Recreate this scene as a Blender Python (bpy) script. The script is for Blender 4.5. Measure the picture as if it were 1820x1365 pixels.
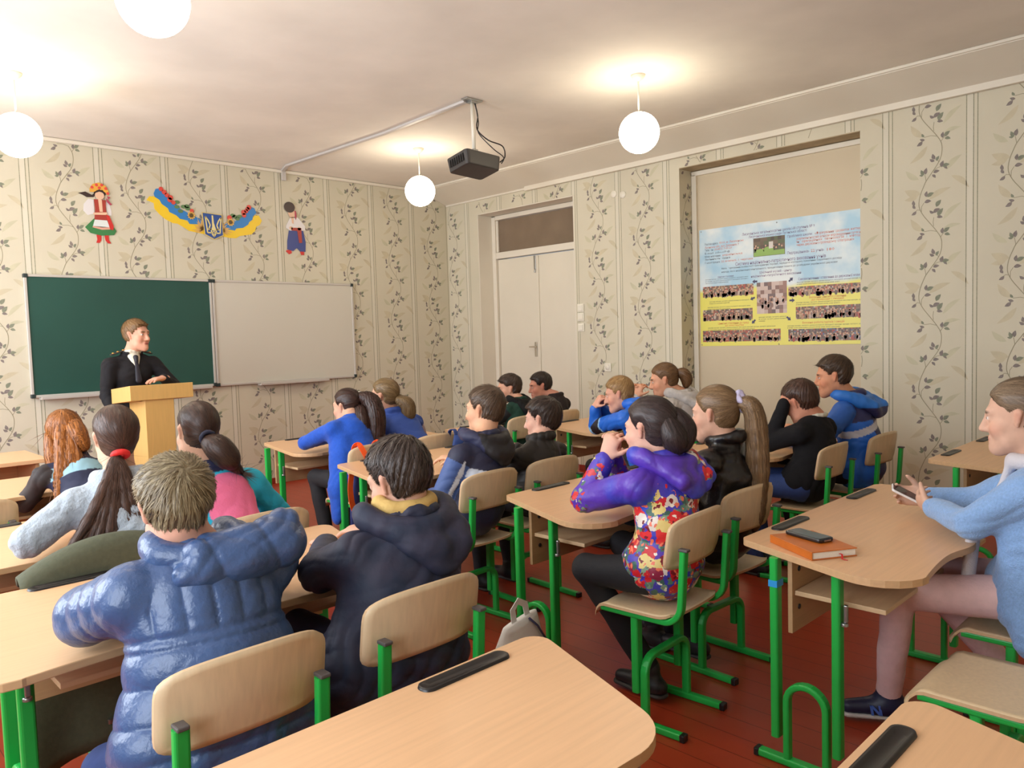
import bpy, bmesh, math, random
import numpy as np
from mathutils import Vector, Matrix

random.seed(7)
for _o in list(bpy.data.objects):
    bpy.data.objects.remove(_o, do_unlink=True)
SC = bpy.context.scene
COL = SC.collection
PI = math.pi

# ---------------------------------------------------------------- camera
CAMZ = 1.45
_yaw, _pitch, _roll = math.radians(44.437), math.radians(-3.482), math.radians(-1.763)
_f = np.array([math.sin(_yaw) * math.cos(_pitch), math.cos(_yaw) * math.cos(_pitch), math.sin(_pitch)])
_r = np.array([math.cos(_yaw), -math.sin(_yaw), 0.0])
_u = np.cross(_r, _f)
_r2 = math.cos(_roll) * _r + math.sin(_roll) * _u
_u2 = -math.sin(_roll) * _r + math.cos(_roll) * _u
cam_data = bpy.data.cameras.new('camera')
cam_data.sensor_width = 36.0
cam_data.lens = 1370.0 / 1820.0 * 36.0
cam_data.clip_start = 0.05
cam = bpy.data.objects.new('camera', cam_data)
cam.matrix_world = Matrix(((_r2[0], _u2[0], -_f[0], 0.0), (_r2[1], _u2[1], -_f[1], 0.0),
                           (_r2[2], _u2[2], -_f[2], CAMZ), (0, 0, 0, 1)))
COL.objects.link(cam)
SC.camera = cam

# ---------------------------------------------------------------- world, daylight, exposure
world = bpy.data.worlds.new('world'); SC.world = world
world.use_nodes = True
world.node_tree.nodes['Background'].inputs[0].default_value = (0.75, 0.85, 1.0, 1)
world.node_tree.nodes['Background'].inputs[1].default_value = 0.35
SC.view_settings.view_transform = 'Standard'
SC.view_settings.look = 'None'
SC.view_settings.gamma = 1.0
SC.view_settings.use_curve_mapping = False
SC.view_settings.exposure = 0.30
SC.cycles.use_denoising = True
SC.cycles.max_bounces = 6
SC.cycles.diffuse_bounces = 4
SC.cycles.caustics_reflective = False
SC.cycles.caustics_refractive = False

LEFT_X, RIGHT_X, FRONT_Y, BACK_Y, CEIL_Z = -1.0, 6.27, 7.466, -1.3, 3.262
GLOBE_STRENGTH = 17.0
DAY_POWER = 66.0

def window_light(loc, rot, sx, sy, power):
    l = bpy.data.lights.new('daylight', 'AREA'); l.shape = 'RECTANGLE'
    l.size, l.size_y, l.energy = sx, sy, power
    l.color = (0.86, 0.93, 1.0)
    o = bpy.data.objects.new('daylight', l); o.location = loc; o.rotation_euler = rot
    COL.objects.link(o)
WINDOWS = ((0.35, 2.05), (2.95, 4.65), (5.35, 6.95))
for a, b in WINDOWS:
    window_light((LEFT_X + 0.03, (a + b) / 2, 1.85), (0, -PI / 2, 0), 1.9, b - a, DAY_POWER * (.62 if a < 1 else 1.1))

# ---------------------------------------------------------------- materials
def lin(c):
    return tuple(((x / 255.0) / 12.92 if x <= 10 else (((x / 255.0) + 0.055) / 1.055) ** 2.4) for x in c)

MATS = {}
def mat(name, rgb=(128, 128, 128), rough=0.6, noise=None, bump=None, attr=None, spec=0.5, metal=0.0, sheen=0.0,
        stretch=(1, 1, 1), coat=0.0, emit=None, rgb2=None):
    """noise=(scale, amount): tint variation; bump=(scale, strength); attr: colour attribute name; rgb2: second noise colour"""
    if name in MATS: return MATS[name]
    m = bpy.data.materials.new(name); m.use_nodes = True
    nt = m.node_tree; N = nt.nodes; Lk = nt.links
    b = N['Principled BSDF']
    b.inputs['Roughness'].default_value = rough
    b.inputs['Metallic'].default_value = metal
    b.inputs['Specular IOR Level'].default_value = spec
    if sheen: b.inputs['Sheen Weight'].default_value = sheen
    if coat: b.inputs['Coat Weight'].default_value = coat
    col = lin(rgb) + (1,)
    b.inputs['Base Color'].default_value = col
    src = None
    if attr:
        a = N.new('ShaderNodeAttribute'); a.attribute_name = attr; src = a.outputs['Color']
    if noise or bump or rgb2:
        tc = N.new('ShaderNodeTexCoord'); mp = N.new('ShaderNodeMapping'); mp.inputs['Scale'].default_value = stretch
        Lk.new(tc.outputs['Object'], mp.inputs['Vector'])
    if noise:
        nz = N.new('ShaderNodeTexNoise'); nz.inputs['Scale'].default_value = noise[0]; nz.inputs['Detail'].default_value = 5
        Lk.new(mp.outputs[0], nz.inputs['Vector'])
        mx = N.new('ShaderNodeMix'); mx.data_type = 'RGBA'
        if rgb2:
            rp = N.new('ShaderNodeValToRGB'); rp.color_ramp.elements[0].position = 0.5 - noise[1]; rp.color_ramp.elements[1].position = 0.5 + noise[1]
            Lk.new(nz.outputs['Fac'], rp.inputs['Fac']); Lk.new(rp.outputs['Color'], mx.inputs['Factor'])
            mx.inputs['A'].default_value = col; mx.inputs['B'].default_value = lin(rgb2) + (1,)
        else:
            mr = N.new('ShaderNodeMapRange'); mr.inputs['From Min'].default_value = 0.3; mr.inputs['From Max'].default_value = 0.7
            mr.inputs['To Min'].default_value = 1 - noise[1]; mr.inputs['To Max'].default_value = 1 + noise[1]
            Lk.new(nz.outputs['Fac'], mr.inputs['Value'])
            mx.blend_type = 'MULTIPLY'; mx.inputs['Factor'].default_value = 1.0
            if src: Lk.new(src, mx.inputs['A'])
            else: mx.inputs['A'].default_value = col
            Lk.new(mr.outputs[0], mx.inputs['B'])
        src = mx.outputs['Result']
    if src: Lk.new(src, b.inputs['Base Color'])
    if bump:
        nb = N.new('ShaderNodeTexNoise'); nb.inputs['Scale'].default_value = bump[0]; nb.inputs['Detail'].default_value = 4
        Lk.new(mp.outputs[0], nb.inputs['Vector'])
        bp = N.new('ShaderNodeBump'); bp.inputs['Strength'].default_value = bump[1]; bp.inputs['Distance'].default_value = 0.01
        Lk.new(nb.outputs['Fac'], bp.inputs['Height']); Lk.new(bp.outputs[0], b.inputs['Normal'])
    if emit:
        b.inputs['Emission Color'].default_value = lin(emit[0]) + (1,); b.inputs['Emission Strength'].default_value = emit[1]
    MATS[name] = m
    return m

WALL = mat('wallpaper_ground', (210, 202, 180), 0.75, noise=(2.0, 0.03), bump=(300, 0.08))
WP_STRIPE = mat('wallpaper_stripe', (150, 148, 124), 0.75, noise=(160, 0.25))
WP_BAND = mat('wallpaper_pale_band', (216, 209, 190), 0.75)
WP_GHOST = mat('wallpaper_pale_leaf', (202, 191, 163), 0.75, noise=(14, 0.06))
WP_GHOST2 = mat('wallpaper_pale_leaf_green', (200, 194, 166), 0.75, noise=(14, 0.06))
WP_STEM = mat('wallpaper_stem', (158, 150, 124), 0.75)
WP_LEAF = mat('wallpaper_leaf', (134, 138, 118), 0.75, noise=(60, 0.15))
WP_LEAF2 = mat('wallpaper_leaf_mauve', (134, 124, 119), 0.75, noise=(60, 0.15))
PLASTER = mat('ceiling_plaster', (236, 229, 218), 0.85, noise=(1.6, 0.07), bump=(3.0, 0.35))
WHITE_PAINT = mat('white_paint', (228, 220, 204), 0.45, noise=(3, 0.02))
DOOR_PAINT = mat('door_paint', (224, 216, 198), 0.4, noise=(2.2, 0.03), bump=(6, 0.08))
PANEL = mat('niche_panel', (206, 190, 162), 0.6, noise=(2, 0.02))
FLOORM = mat('floor_paint', (164, 60, 34), 0.34, noise=(2.5, 0.10), bump=(2.0, 0.05), spec=0.5)
SKIRT = mat('skirting_paint', (140, 46, 30), 0.4)
BEECH = mat('beech_laminate', (224, 178, 134), 0.36, noise=(3.0, 0.05), stretch=(1.2, 26, 26), bump=(90, 0.02))
BEECH_EDGE = mat('beech_edge', (204, 164, 120), 0.5, noise=(3.0, 0.06), stretch=(1.2, 26, 26))
PLY = mat('chair_plywood', (222, 196, 158), 0.4, noise=(3.0, 0.06), stretch=(26, 26, 1.5))
PLY_EDGE = mat('shelf_board', (214, 180, 138), 0.5, noise=(4, 0.05), stretch=(1, 20, 20))
GREEN = mat('green_enamel', (36, 178, 74), 0.33, noise=(5, 0.05), spec=0.5)
BLACK_PL = mat('black_plastic', (30, 27, 27), 0.35, noise=(20, 0.1))
GREY_PL = mat('grey_cap', (88, 82, 80), 0.5)
STEEL = mat('steel', (170, 170, 168), 0.3, metal=0.9)

# ---------------------------------------------------------------- mesh helpers
class MB:
    def __init__(s): s.v = []; s.f = []; s.mi = []; s.sm = []
    def add(s, verts, faces, m=0, smooth=False):
        o = len(s.v); s.v += [tuple(map(float, p)) for p in verts]
        for f in faces: s.f.append(tuple(i + o for i in f)); s.mi.append(m); s.sm.append(smooth)
    def box(s, c, size, m=0, rz=0.0, R=None):
        x, y, z = size[0] / 2, size[1] / 2, size[2] / 2
        P = [(-x, -y, -z), (x, -y, -z), (x, y, -z), (-x, y, -z), (-x, -y, z), (x, -y, z), (x, y, z), (-x, y, z)]
        if R is None: R = Matrix.Rotation(rz, 3, 'Z')
        P = [R @ Vector(p) + Vector(c) for p in P]
        s.add(P, [(0, 3, 2, 1), (4, 5, 6, 7), (0, 1, 5, 4), (1, 2, 6, 5), (2, 3, 7, 6), (3, 0, 4, 7)], m)
    def quad(s, a, b, c, d, m=0): s.add([a, b, c, d], [(0, 1, 2, 3)], m)
    def sweep(s, pts, prof, up=(0, 0, 1), m=0, smooth=False, cap=True, closed=False):
        pts = [Vector(p) for p in pts]; n = len(pts); k = len(prof); V = []
        upv = Vector(up).normalized()
        for i, p in enumerate(pts):
            if closed: t = pts[(i + 1) % n] - pts[i - 1]
            else: t = pts[min(i + 1, n - 1)] - pts[max(i - 1, 0)]
            t.normalize()
            a = upv.cross(t)
            if a.length < 1e-3: a = Vector((1, 0, 0)).cross(t)
            a.normalize(); b = t.cross(a)
            if i and not closed or (i and closed):
                if a.dot(pa) < 0 and abs(a.dot(pa)) > .5: a, b = -a, -b
            pa = a
            # keep width at bends
            sc = 1.0
            if 0 < i < n - 1:
                d1 = (pts[i] - pts[i - 1]).normalized(); d2 = (pts[i + 1] - pts[i]).normalized()
                sc = 1.0 / max(0.5, math.sqrt((1 + d1.dot(d2)) / 2))
            V += [p + a * q[0] + b * q[1] for q in prof]
        F = []
        for i in range(n if closed else n - 1):
            j = (i + 1) % n
            for q in range(k):
                r = (q + 1) % k
                F.append((i * k + q, i * k + r, j * k + r, j * k + q))
        if cap and not closed:
            F.append(tuple(range(k - 1, -1, -1))); F.append(tuple((n - 1) * k + q for q in range(k)))
        s.add(V, F, m, smooth)
    def tube(s, pts, r, n=10, m=0, cap=True, closed=False):
        s.sweep(pts, [(r * math.cos(2 * PI * i / n), r * math.sin(2 * PI * i / n)) for i in range(n)], up=(0.013, 0.021, 1), m=m, smooth=True, cap=cap, closed=closed)
    def prism(s, poly, z0, z1, m=0, mside=None, frame=None):
        """extrude a 2D polygon; frame = function (a,b,h) -> 3D point"""
        fr = frame or (lambda a, b, h: (a, b, h)); n = len(poly)
        V = [fr(a, b, z0) for a, b in poly] + [fr(a, b, z1) for a, b in poly]
        s.add(V, [tuple(range(n - 1, -1, -1)), tuple(range(n, 2 * n))], m)
        o = len(s.v) - 2 * n
        for i in range(n):
            j = (i + 1) % n
            s.f.append((o + i, o + j, o + n + j, o + n + i)); s.mi.append(m if mside is None else mside); s.sm.append(False)
    def lathe(s, prof, c=(0, 0, 0), n=20, m=0):
        V = []; F = []; k = len(prof)
        for i in range(n):
            a = 2 * PI * i / n
            V += [(c[0] + r * math.cos(a), c[1] + r * math.sin(a), c[2] + z) for r, z in prof]
        for i in range(n):
            j = (i + 1) % n
            for q in range(k - 1): F.append((i * k + q, j * k + q, j * k + q + 1, i * k + q + 1))
        s.add(V, F, m, True)
    def build(s, name, mats, parent=None, bevel=0.0, loc=None):
        me = bpy.data.meshes.new(name); me.from_pydata(s.v, [], s.f)
        for m in (mats if isinstance(mats, (list, tuple)) else [mats]): me.materials.append(m)
        me.polygons.foreach_set('material_index', s.mi); me.polygons.foreach_set('use_smooth', s.sm)
        me.update()
        o = bpy.data.objects.new(name, me); COL.objects.link(o)
        if parent: o.parent = parent
        if loc: o.location = loc
        if bevel:
            b = o.modifiers.new('edge', 'BEVEL'); b.width = bevel; b.segments = 2; b.limit_method = 'ANGLE'; b.angle_limit = 0.6
        return o

def rrect(w, h, r, n=4):
    out = []
    for cx, cy, a0 in ((w / 2 - r, h / 2 - r, 0), (-w / 2 + r, h / 2 - r, 90), (-w / 2 + r, -h / 2 + r, 180), (w / 2 - r, -h / 2 + r, 270)):
        for i in range(n + 1):
            a = math.radians(a0 + 90 * i / n); out.append((cx + r * math.cos(a), cy + r * math.sin(a)))
    return out

def round_poly(pts, radii, n=7):
    """round the corners of a polygon"""
    out = []; N = len(pts)
    for i in range(N):
        p = Vector(pts[i]); a = (Vector(pts[i - 1]) - p); b = (Vector(pts[(i + 1) % N]) - p)
        r = radii[i]
        if r <= 0: out.append(tuple(p)); continue
        la, lb = a.length, b.length; a.normalize(); b.normalize()
        ang = a.angle(b); d = min(r / math.tan(ang / 2), la * .49, lb * .49); r = d * math.tan(ang / 2)
        c = p + (a + b).normalized() * (r / math.sin(ang / 2))
        s0 = p + a * d - c; s1 = p + b * d - c
        a0 = math.atan2(s0.y, s0.x); a1 = math.atan2(s1.y, s1.x); da = (a1 - a0 + PI) % (2 * PI) - PI
        for q in range(n + 1):
            t = a0 + da * q / n; out.append((c.x + r * math.cos(t), c.y + r * math.sin(t)))
    return out

def tag(o, label, cat, group=None, kind=None):
    o['label'] = label; o['category'] = cat
    if group: o['group'] = group
    if kind: o['kind'] = kind
    return o
def structure(o, label=None):
    o['kind'] = 'structure'
    if label: o['label'] = label
    return o
def empty(name, loc=(0, 0, 0), rz=0.0):
    o = bpy.data.objects.new(name, None); o.location = loc; o.rotation_euler = (0, 0, rz); o.empty_display_size = 0.1
    COL.objects.link(o); return o
def dup(root):
    kids = [o for o in COL.objects if o.parent == root]
    r = root.copy(); COL.objects.link(r)
    for ch in kids:
        sub = [o for o in COL.objects if o.parent == ch]
        c = ch.copy(); c.parent = r; COL.objects.link(c)
        for g in sub:
            d = g.copy(); d.parent = c; COL.objects.link(d)
    return r
# ---------------------------------------------------------------- room
WPM = [WALL, WP_STRIPE, WP_GHOST, WP_STEM, WP_LEAF, WP_LEAF2, WP_BAND, WP_GHOST2]
PER_U, PER_V = 0.573, 0.69
_k = 0.000914
def _pt(x, y): return ((x - 545) * _k, -y * 0.001 * 0.986)
VINE = [_pt(*p) for p in ((190, 180), (160, 255), (152, 330), (180, 395), (230, 460), (285, 530), (318, 590), (320, 660), (300, 720), (250, 790), (205, 850), (190, 880))]
BRANCH = [[_pt(*p) for p in b] for b in (((158, 360), (140, 355), (122, 368)), ((170, 375), (172, 335), (190, 308)), ((262, 490), (258, 460), (263, 425)),
          ((285, 532), (240, 520), (190, 524)), ((312, 578), (325, 560), (338, 545)), ((255, 785), (285, 765), (320, 756)), ((205, 850), (200, 820), (195, 800)), ((300, 720), (290, 710), (275, 700)))]
# leaf: base x,y, direction (deg, y up), length mm, tone
LEAVES = [(117, 322, 100, 34, 5), (124, 345, 118, 30, 5), (132, 366, 215, 34, 5), (207, 268, 85, 36, 5), (212, 268, 28, 44, 4), (192, 306, 5, 40, 5),
          (280, 350, 55, 48, 4), (262, 395, 140, 30, 5), (258, 392, 30, 44, 5), (292, 418, 55, 52, 4), (285, 425, -10, 34, 5),
          (190, 522, 120, 26, 4), (195, 545, 160, 30, 5), (178, 552, 215, 40, 5), (326, 552, 85, 36, 5), (338, 545, 42, 42, 4), (340, 556, -15, 34, 4),
          (268, 712, 150, 32, 5), (270, 700, 110, 38, 5), (280, 712, 60, 32, 4), (190, 800, 120, 36, 4), (200, 800, 80, 40, 5), (188, 800, 180, 26, 4),
          (318, 765, 75, 40, 5), (322, 760, 10, 42, 4), (335, 762, -40, 26, 5), (258, 795, 10, 36, 5), (250, 808, -50, 30, 5)]
GHOSTS = [(150, 245, 195, 95, 34, 2), (225, 290, 25, 150, 36, 2), (330, 450, 42, 150, 30, 7), (180, 520, 130, 120, 40, 2), (215, 590, 222, 150, 34, 2),
          (330, 520, 12, 110, 26, 7), (350, 790, 42, 130, 34, 7), (390, 835, 318, 140, 34, 2), (165, 940, 160, 110, 50, 2), (150, 830, 140, 110, 36, 7)]
def _leaf(u, v, ang, L, w, n=5):
    a = math.radians(ang); c, s = math.cos(a), math.sin(a); up = []; dn = []
    for i in range(1, n):
        t = i / n; h = w / 2 * (math.sin(PI * t ** 0.85)); bend = 0.08 * L * math.sin(PI * t)
        up.append((t * L, h + bend)); dn.append((t * L, -h + bend))
    pts = [(0, 0)] + dn + [(L, 0)] + up[::-1]
    return [(u + x * c - y * s, v + x * s + y * c) for x, y in pts]
def _ribbon(pts, w):
    out = []
    for (a, b), (c, d) in zip(pts[:-1], pts[1:]):
        l = math.hypot(c - a, d - b) or 1; nx, ny = -(d - b) / l * w / 2, (c - a) / l * w / 2
        out.append([(a - nx, b - ny), (c - nx, d - ny), (c + nx, d + ny), (a + nx, b + ny)])
    return out
def smooth_line(p, k=3):
    out = []
    n = len(p)
    for i in range(n - 1):
        p0, p1, p2, p3 = [np.array(p[min(max(j, 0), n - 1)]) for j in (i - 1, i, i + 1, i + 2)]
        for q in range(k):
            t = q / k
            out.append(tuple(0.5 * ((2 * p1) + (-p0 + p2) * t + (2 * p0 - 5 * p1 + 4 * p2 - p3) * t ** 2 + (-p0 + 3 * p1 - 3 * p2 + p3) * t ** 3)))
    out.append(tuple(p[-1])); return out
VINE_S = smooth_line(VINE, 3)

def paper(mb, P, u0, u1, v0, v1, phase_u, holes=(), phase_v=0.0):
    """wallpaper print on the plane P(u, v, h): h lifts off the wall; holes=(ua,ub,va,vb)"""
    def ok(poly):
        for u, v in poly:
            if not (u0 < u < u1 and v0 < v < v1): return False
            for a, b, c, d in holes:
                if a <= u <= b and c <= v <= d: return False
        return True
    def put(poly, h, m):
        if ok(poly): mb.add([P(u, v, h) for u, v in poly], [tuple(range(len(poly)))], m)
    i0 = int((u0 - phase_u) / PER_U) - 1; i1 = int((u1 - phase_u) / PER_U) + 2
    for i in range(i0, i1 + 1):
        U = phase_u + i * PER_U
        for du, w, m, h in ((-0.045, 0.005, 1, .0004), (-0.021, 0.038, 6, .0002), (0.0, 0.006, 1, .0004), (0.026, 0.006, 1, .0004)):
            v = v0
            cuts = sorted([(c, d) for a, b, c, d in holes if a <= U + du <= b])
            spans = []; s0 = v0
            for c, d in cuts: spans.append((s0, c)); s0 = d
            spans.append((s0, v1))
            if not (u0 < U + du - w and U + du + w < u1): continue
            for a, b in spans:
                if b - a > .01: mb.add([P(U + du - w / 2, a, h), P(U + du + w / 2, a, h), P(U + du + w / 2, b, h), P(U + du - w / 2, b, h)], [(0, 1, 2, 3)], m)
        ph = phase_v + (i % 4) * 0.165
        for j in range(int(v0 / PER_V) - 2, int(v1 / PER_V) + 3):
            V = j * PER_V + ph
            for x, y, a, L, w, m in GHOSTS:
                u, v = _pt(x, y); put(_leaf(U + u, V + v, a, L * .0011, w * .00115, 7), .0003 + .00002 * (x % 7), m)
            for poly in _ribbon([(U + a, V + b) for a, b in VINE_S], .0055): put(poly, .0006, 3)
            for br in BRANCH:
                for poly in _ribbon([(U + a, V + b) for a, b in br], .004): put(poly, .0006, 3)
            for x, y, a, L, m in LEAVES:
                u, v = _pt(x, y); put(_leaf(U + u, V + v, a, L * .00122, L * .00066), .0009 + .00002 * (x % 5), m)

# front wall
mb = MB()
mb.box(((LEFT_X + RIGHT_X) / 2, FRONT_Y + 0.1, CEIL_Z / 2), (RIGHT_X - LEFT_X + 0.4, 0.2, CEIL_Z))
paper(mb, lambda u, v, h: (u, FRONT_Y - h, v), 1.0, RIGHT_X, 0.06, 3.235, 1.715, phase_v=0.12)
structure(mb.build('wall_front', WPM), 'front wall in cream wallpaper with climbing vines')

# right wall: door recess and poster niche
D_Y0, D_Y1, D_Z = 5.385, 6.90, 2.925
N_Y0, N_Y1, N_Z = 2.428, 4.08, 2.975
REC = 0.225
mb = MB()
X = RIGHT_X; T = 0.5
def wseg(y0, y1, z0, z1): mb.box((X + T / 2, (y0 + y1) / 2, (z0 + z1) / 2), (T, y1 - y0, z1 - z0))
wseg(BACK_Y - .2, N_Y0, 0, CEIL_Z); wseg(N_Y0, N_Y1, N_Z, CEIL_Z); wseg(N_Y1, D_Y0, 0, CEIL_Z); wseg(D_Y0, D_Y1, D_Z, CEIL_Z); wseg(D_Y1, FRONT_Y, 0, CEIL_Z)
mb.box((X + .42, (N_Y0 + N_Y1) / 2, N_Z / 2), (.16, N_Y1 - N_Y0, N_Z))
# u runs towards the camera on this wall: u = FRONT_Y - y
paper(mb, lambda u, v, h: (X - h, FRONT_Y - u, v), FRONT_Y - N_Y0, FRONT_Y + .9, 0.06, 3.08, FRONT_Y - 2.213, phase_v=0.42)
paper(mb, lambda u, v, h: (X - h, FRONT_Y - u, v), 0.01, FRONT_Y - N_Y0 - .02, 0.06, 3.08, FRONT_Y - 5.363,
      holes=((FRONT_Y - D_Y1 - .005, FRONT_Y - D_Y0 + .005, -1, D_Z), (FRONT_Y - N_Y1 - .005, FRONT_Y - N_Y0 + .005, -1, N_Z + .005)), phase_v=0.30)
# left jamb of the niche is papered too
paper(mb, lambda u, v, h: (X + u, N_Y1 - h, v), 0.002, 0.30, 0.06, N_Z - .004, 0.41, phase_v=0.05)
structure(mb.build('wall_right', WPM), 'right wall in cream vine wallpaper with door recess and poster niche')

# niche back panel and its white edging
NX = X + REC
mb = MB(); mb.box((NX + .02, (N_Y0 + N_Y1) / 2, N_Z / 2), (.04, N_Y1 - N_Y0 - .002, N_Z - .004))
structure(mb.build('trim_1', PANEL), 'plain beige board closing the wall niche')
mb = MB()
mb.box((NX - .012, N_Y1 - .028, N_Z / 2 - .02), (.03, .05, N_Z - .05)); mb.box((NX - .012, (N_Y0 + N_Y1) / 2, N_Z - .035), (.03, N_Y1 - N_Y0 - .01, .04))
structure(mb.build('trim_2', WHITE_PAINT, bevel=.003), 'white batten edging the niche')
# soffit of the niche is bare plaster
mb = MB(); mb.box((X + REC / 2 - .004, (N_Y0 + N_Y1) / 2, N_Z - .004), (REC, N_Y1 - N_Y0 - .004, .007))
structure(mb.build('trim_3', mat('bare_plaster', (176, 158, 128), .9, noise=(9, .12), bump=(20, .3))), 'bare plaster soffit of the niche')

# door recess: white jambs, frame with transom, double door
DX = X + .23
mb = MB()
mb.box((X + .115, D_Y1 - .006, D_Z / 2), (.228, .010, D_Z - .004)); mb.box((X + .115, D_Y0 + .006, D_Z / 2), (.228, .010, D_Z - .004))
mb.box((X + .115, (D_Y0 + D_Y1) / 2, D_Z - .006), (.228, D_Y1 - D_Y0 - .03, .010))
structure(mb.build('trim_4', WHITE_PAINT), 'white painted reveal of the door recess')
d = structure(empty('door_1', (DX + .04, 6.15, 0)), 'white double door with glazed transom'); d['category'] = 'door'
def doorpart(name, m, boxes, bevel=.003):
    q = MB()
    for c, s in boxes: q.box((c[0] - DX - .04, c[1] - 6.15, c[2]), s)
    return q.build(name, m, d, bevel)
ya, yb = D_Y0 + .012, D_Y1 - .012
doorpart('door_frame', WHITE_PAINT, [((DX + .03, yb - .03, 1.45), (.09, .06, 2.90)), ((DX + .03, ya + .03, 1.45), (.09, .06, 2.90)),
                                     ((DX + .03, 6.14, 2.885), (.088, yb - ya - .12, .05)), ((DX + .03, 6.14, 2.435), (.088, yb - ya - .12, .075))])
doorpart('door_leaf', DOOR_PAINT, [((DX + .04, (6.172 + yb - .064) / 2, 1.197), (.045, yb - .064 - 6.172, 2.38))], .005)
doorpart('door_leaf', DOOR_PAINT, [((DX + .04, (6.166 + ya + .064) / 2, 1.197), (.045, 6.166 - ya - .064, 2.38))], .005)
doorpart('door_stop', DOOR_PAINT, [((DX + .010, 6.169, 1.197), (.014, .05, 2.36))])
pane = doorpart('glass', mat('transom_glass', (126, 108, 90), .08, noise=(1.2, .22), spec=.6), [((DX + .03, 6.14, 2.667), (.008, yb - ya - .12, .38))])
pane['label'] = 'brownish glass of the transom light'
doorpart('glazing_bead', WHITE_PAINT, [((DX + .015, yb - .075, 2.667), (.02, .03, .38)), ((DX + .015, ya + .07, 2.667), (.02, .02, .38))])
doorpart('bolt', STEEL, [((DX - .001, 6.19, 2.30), (.01, .03, .16)), ((DX - .006, 6.19, 2.20), (.014, .018, .03))])
doorpart('door_handle', mat('handle', (190, 180, 160), .3, metal=.5), [((DX - .004, 6.21, 1.30), (.008, .035, .17)), ((DX - .03, 6.24, 1.33), (.014, .1, .016)), ((DX - .017, 6.2, 1.33), (.03, .014, .014))])

# floor, ceiling, other walls
mb = MB(); mb.box(((LEFT_X + RIGHT_X) / 2, (BACK_Y + FRONT_Y) / 2, -.05), (RIGHT_X - LEFT_X + 1.2, FRONT_Y - BACK_Y + .6, .1))
fl = structure(mb.build('floor', FLOORM), 'dark red painted board floor')
# plank joints on the floor material
nt = FLOORM.node_tree; b = nt.nodes['Principled BSDF']
tc = nt.nodes.new('ShaderNodeTexCoord'); sx = nt.nodes.new('ShaderNodeSeparateXYZ'); nt.links.new(tc.outputs['Object'], sx.inputs[0])
m1 = nt.nodes.new('ShaderNodeMath'); m1.operation = 'PINGPONG'; m1.inputs[1].default_value = 0.055; nt.links.new(sx.outputs['X'], m1.inputs[0])
m2 = nt.nodes.new('ShaderNodeMath'); m2.operation = 'LESS_THAN'; m2.inputs[1].default_value = 0.0015; nt.links.new(m1.outputs[0], m2.inputs[0])
mx = nt.nodes.new('ShaderNodeMix'); mx.data_type = 'RGBA'; mx.inputs['B'].default_value = lin((92, 30, 18)) + (1,)
src = b.inputs['Base Color'].links[0].from_socket
nt.links.new(m2.outputs[0], mx.inputs['Factor']); nt.links.new(src, mx.inputs['A']); nt.links.new(mx.outputs['Result'], b.inputs['Base Color'])

mb = MB(); mb.box(((LEFT_X + RIGHT_X) / 2, (BACK_Y + FRONT_Y) / 2, CEIL_Z + .06), (RIGHT_X - LEFT_X + 1.2, FRONT_Y - BACK_Y + .6, .12))
structure(mb.build('ceiling', PLASTER), 'whitewashed plaster ceiling with uneven patches')
# sloping boxed beam along the top of the right wall
mb = MB()
mb.prism([(5.86, 3.26), (5.86, 3.235), (6.268, 3.10), (6.268, 3.26)], BACK_Y, FRONT_Y - .002, frame=lambda a, b, h: (a, h, b))
structure(mb.build('trim_5', WHITE_PAINT, bevel=.004), 'white sloping boxing along the top of the right wall')
mb = MB(); mb.box((5.855, (BACK_Y + FRONT_Y) / 2, 3.25), (.03, FRONT_Y - BACK_Y - .02, .022))
structure(mb.build('trim_6', WHITE_PAINT, bevel=.006), 'thin moulding where the boxing meets the ceiling')
mb = MB(); mb.box((6.262, (6.06 + FRONT_Y) / 2, 3.10), (.02, FRONT_Y - 6.06 - .01, .03))
structure(mb.build('trim_7', WHITE_PAINT, bevel=.004), 'narrow moulding above the door')
mb = MB(); mb.box((2.4, FRONT_Y - .018, 3.243), (6.9, .034, .034))
structure(mb.build('trim_8', WHITE_PAINT, bevel=.01), 'slim ceiling moulding on the front wall')
mb = MB(); mb.box(((LEFT_X + RIGHT_X) / 2, FRONT_Y - .008, .03), (RIGHT_X - LEFT_X, .015, .06))
structure(mb.build('baseboard_front', SKIRT, bevel=.003), 'red painted skirting of the front wall')
mb = MB()
for a, b in ((BACK_Y, N_Y0), (N_Y1, D_Y0), (D_Y1, FRONT_Y - .02)): mb.box((RIGHT_X - .008, (a + b) / 2, .03), (.015, b - a, .06))
structure(mb.build('baseboard_right', SKIRT, bevel=.003), 'red painted skirting of the right wall')
mb = MB()
wl = lambda y0, y1, z0, z1: mb.box((LEFT_X - .15, (y0 + y1) / 2, (z0 + z1) / 2), (.3, y1 - y0, z1 - z0))
prev = BACK_Y - .2
for a, b in WINDOWS: wl(prev, a, 0, CEIL_Z); wl(a, b, 0, .9); wl(a, b, 2.8, CEIL_Z); prev = b
wl(prev, FRONT_Y + .2, 0, CEIL_Z)
structure(mb.build('wall_left', WALL), 'window wall')
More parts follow.
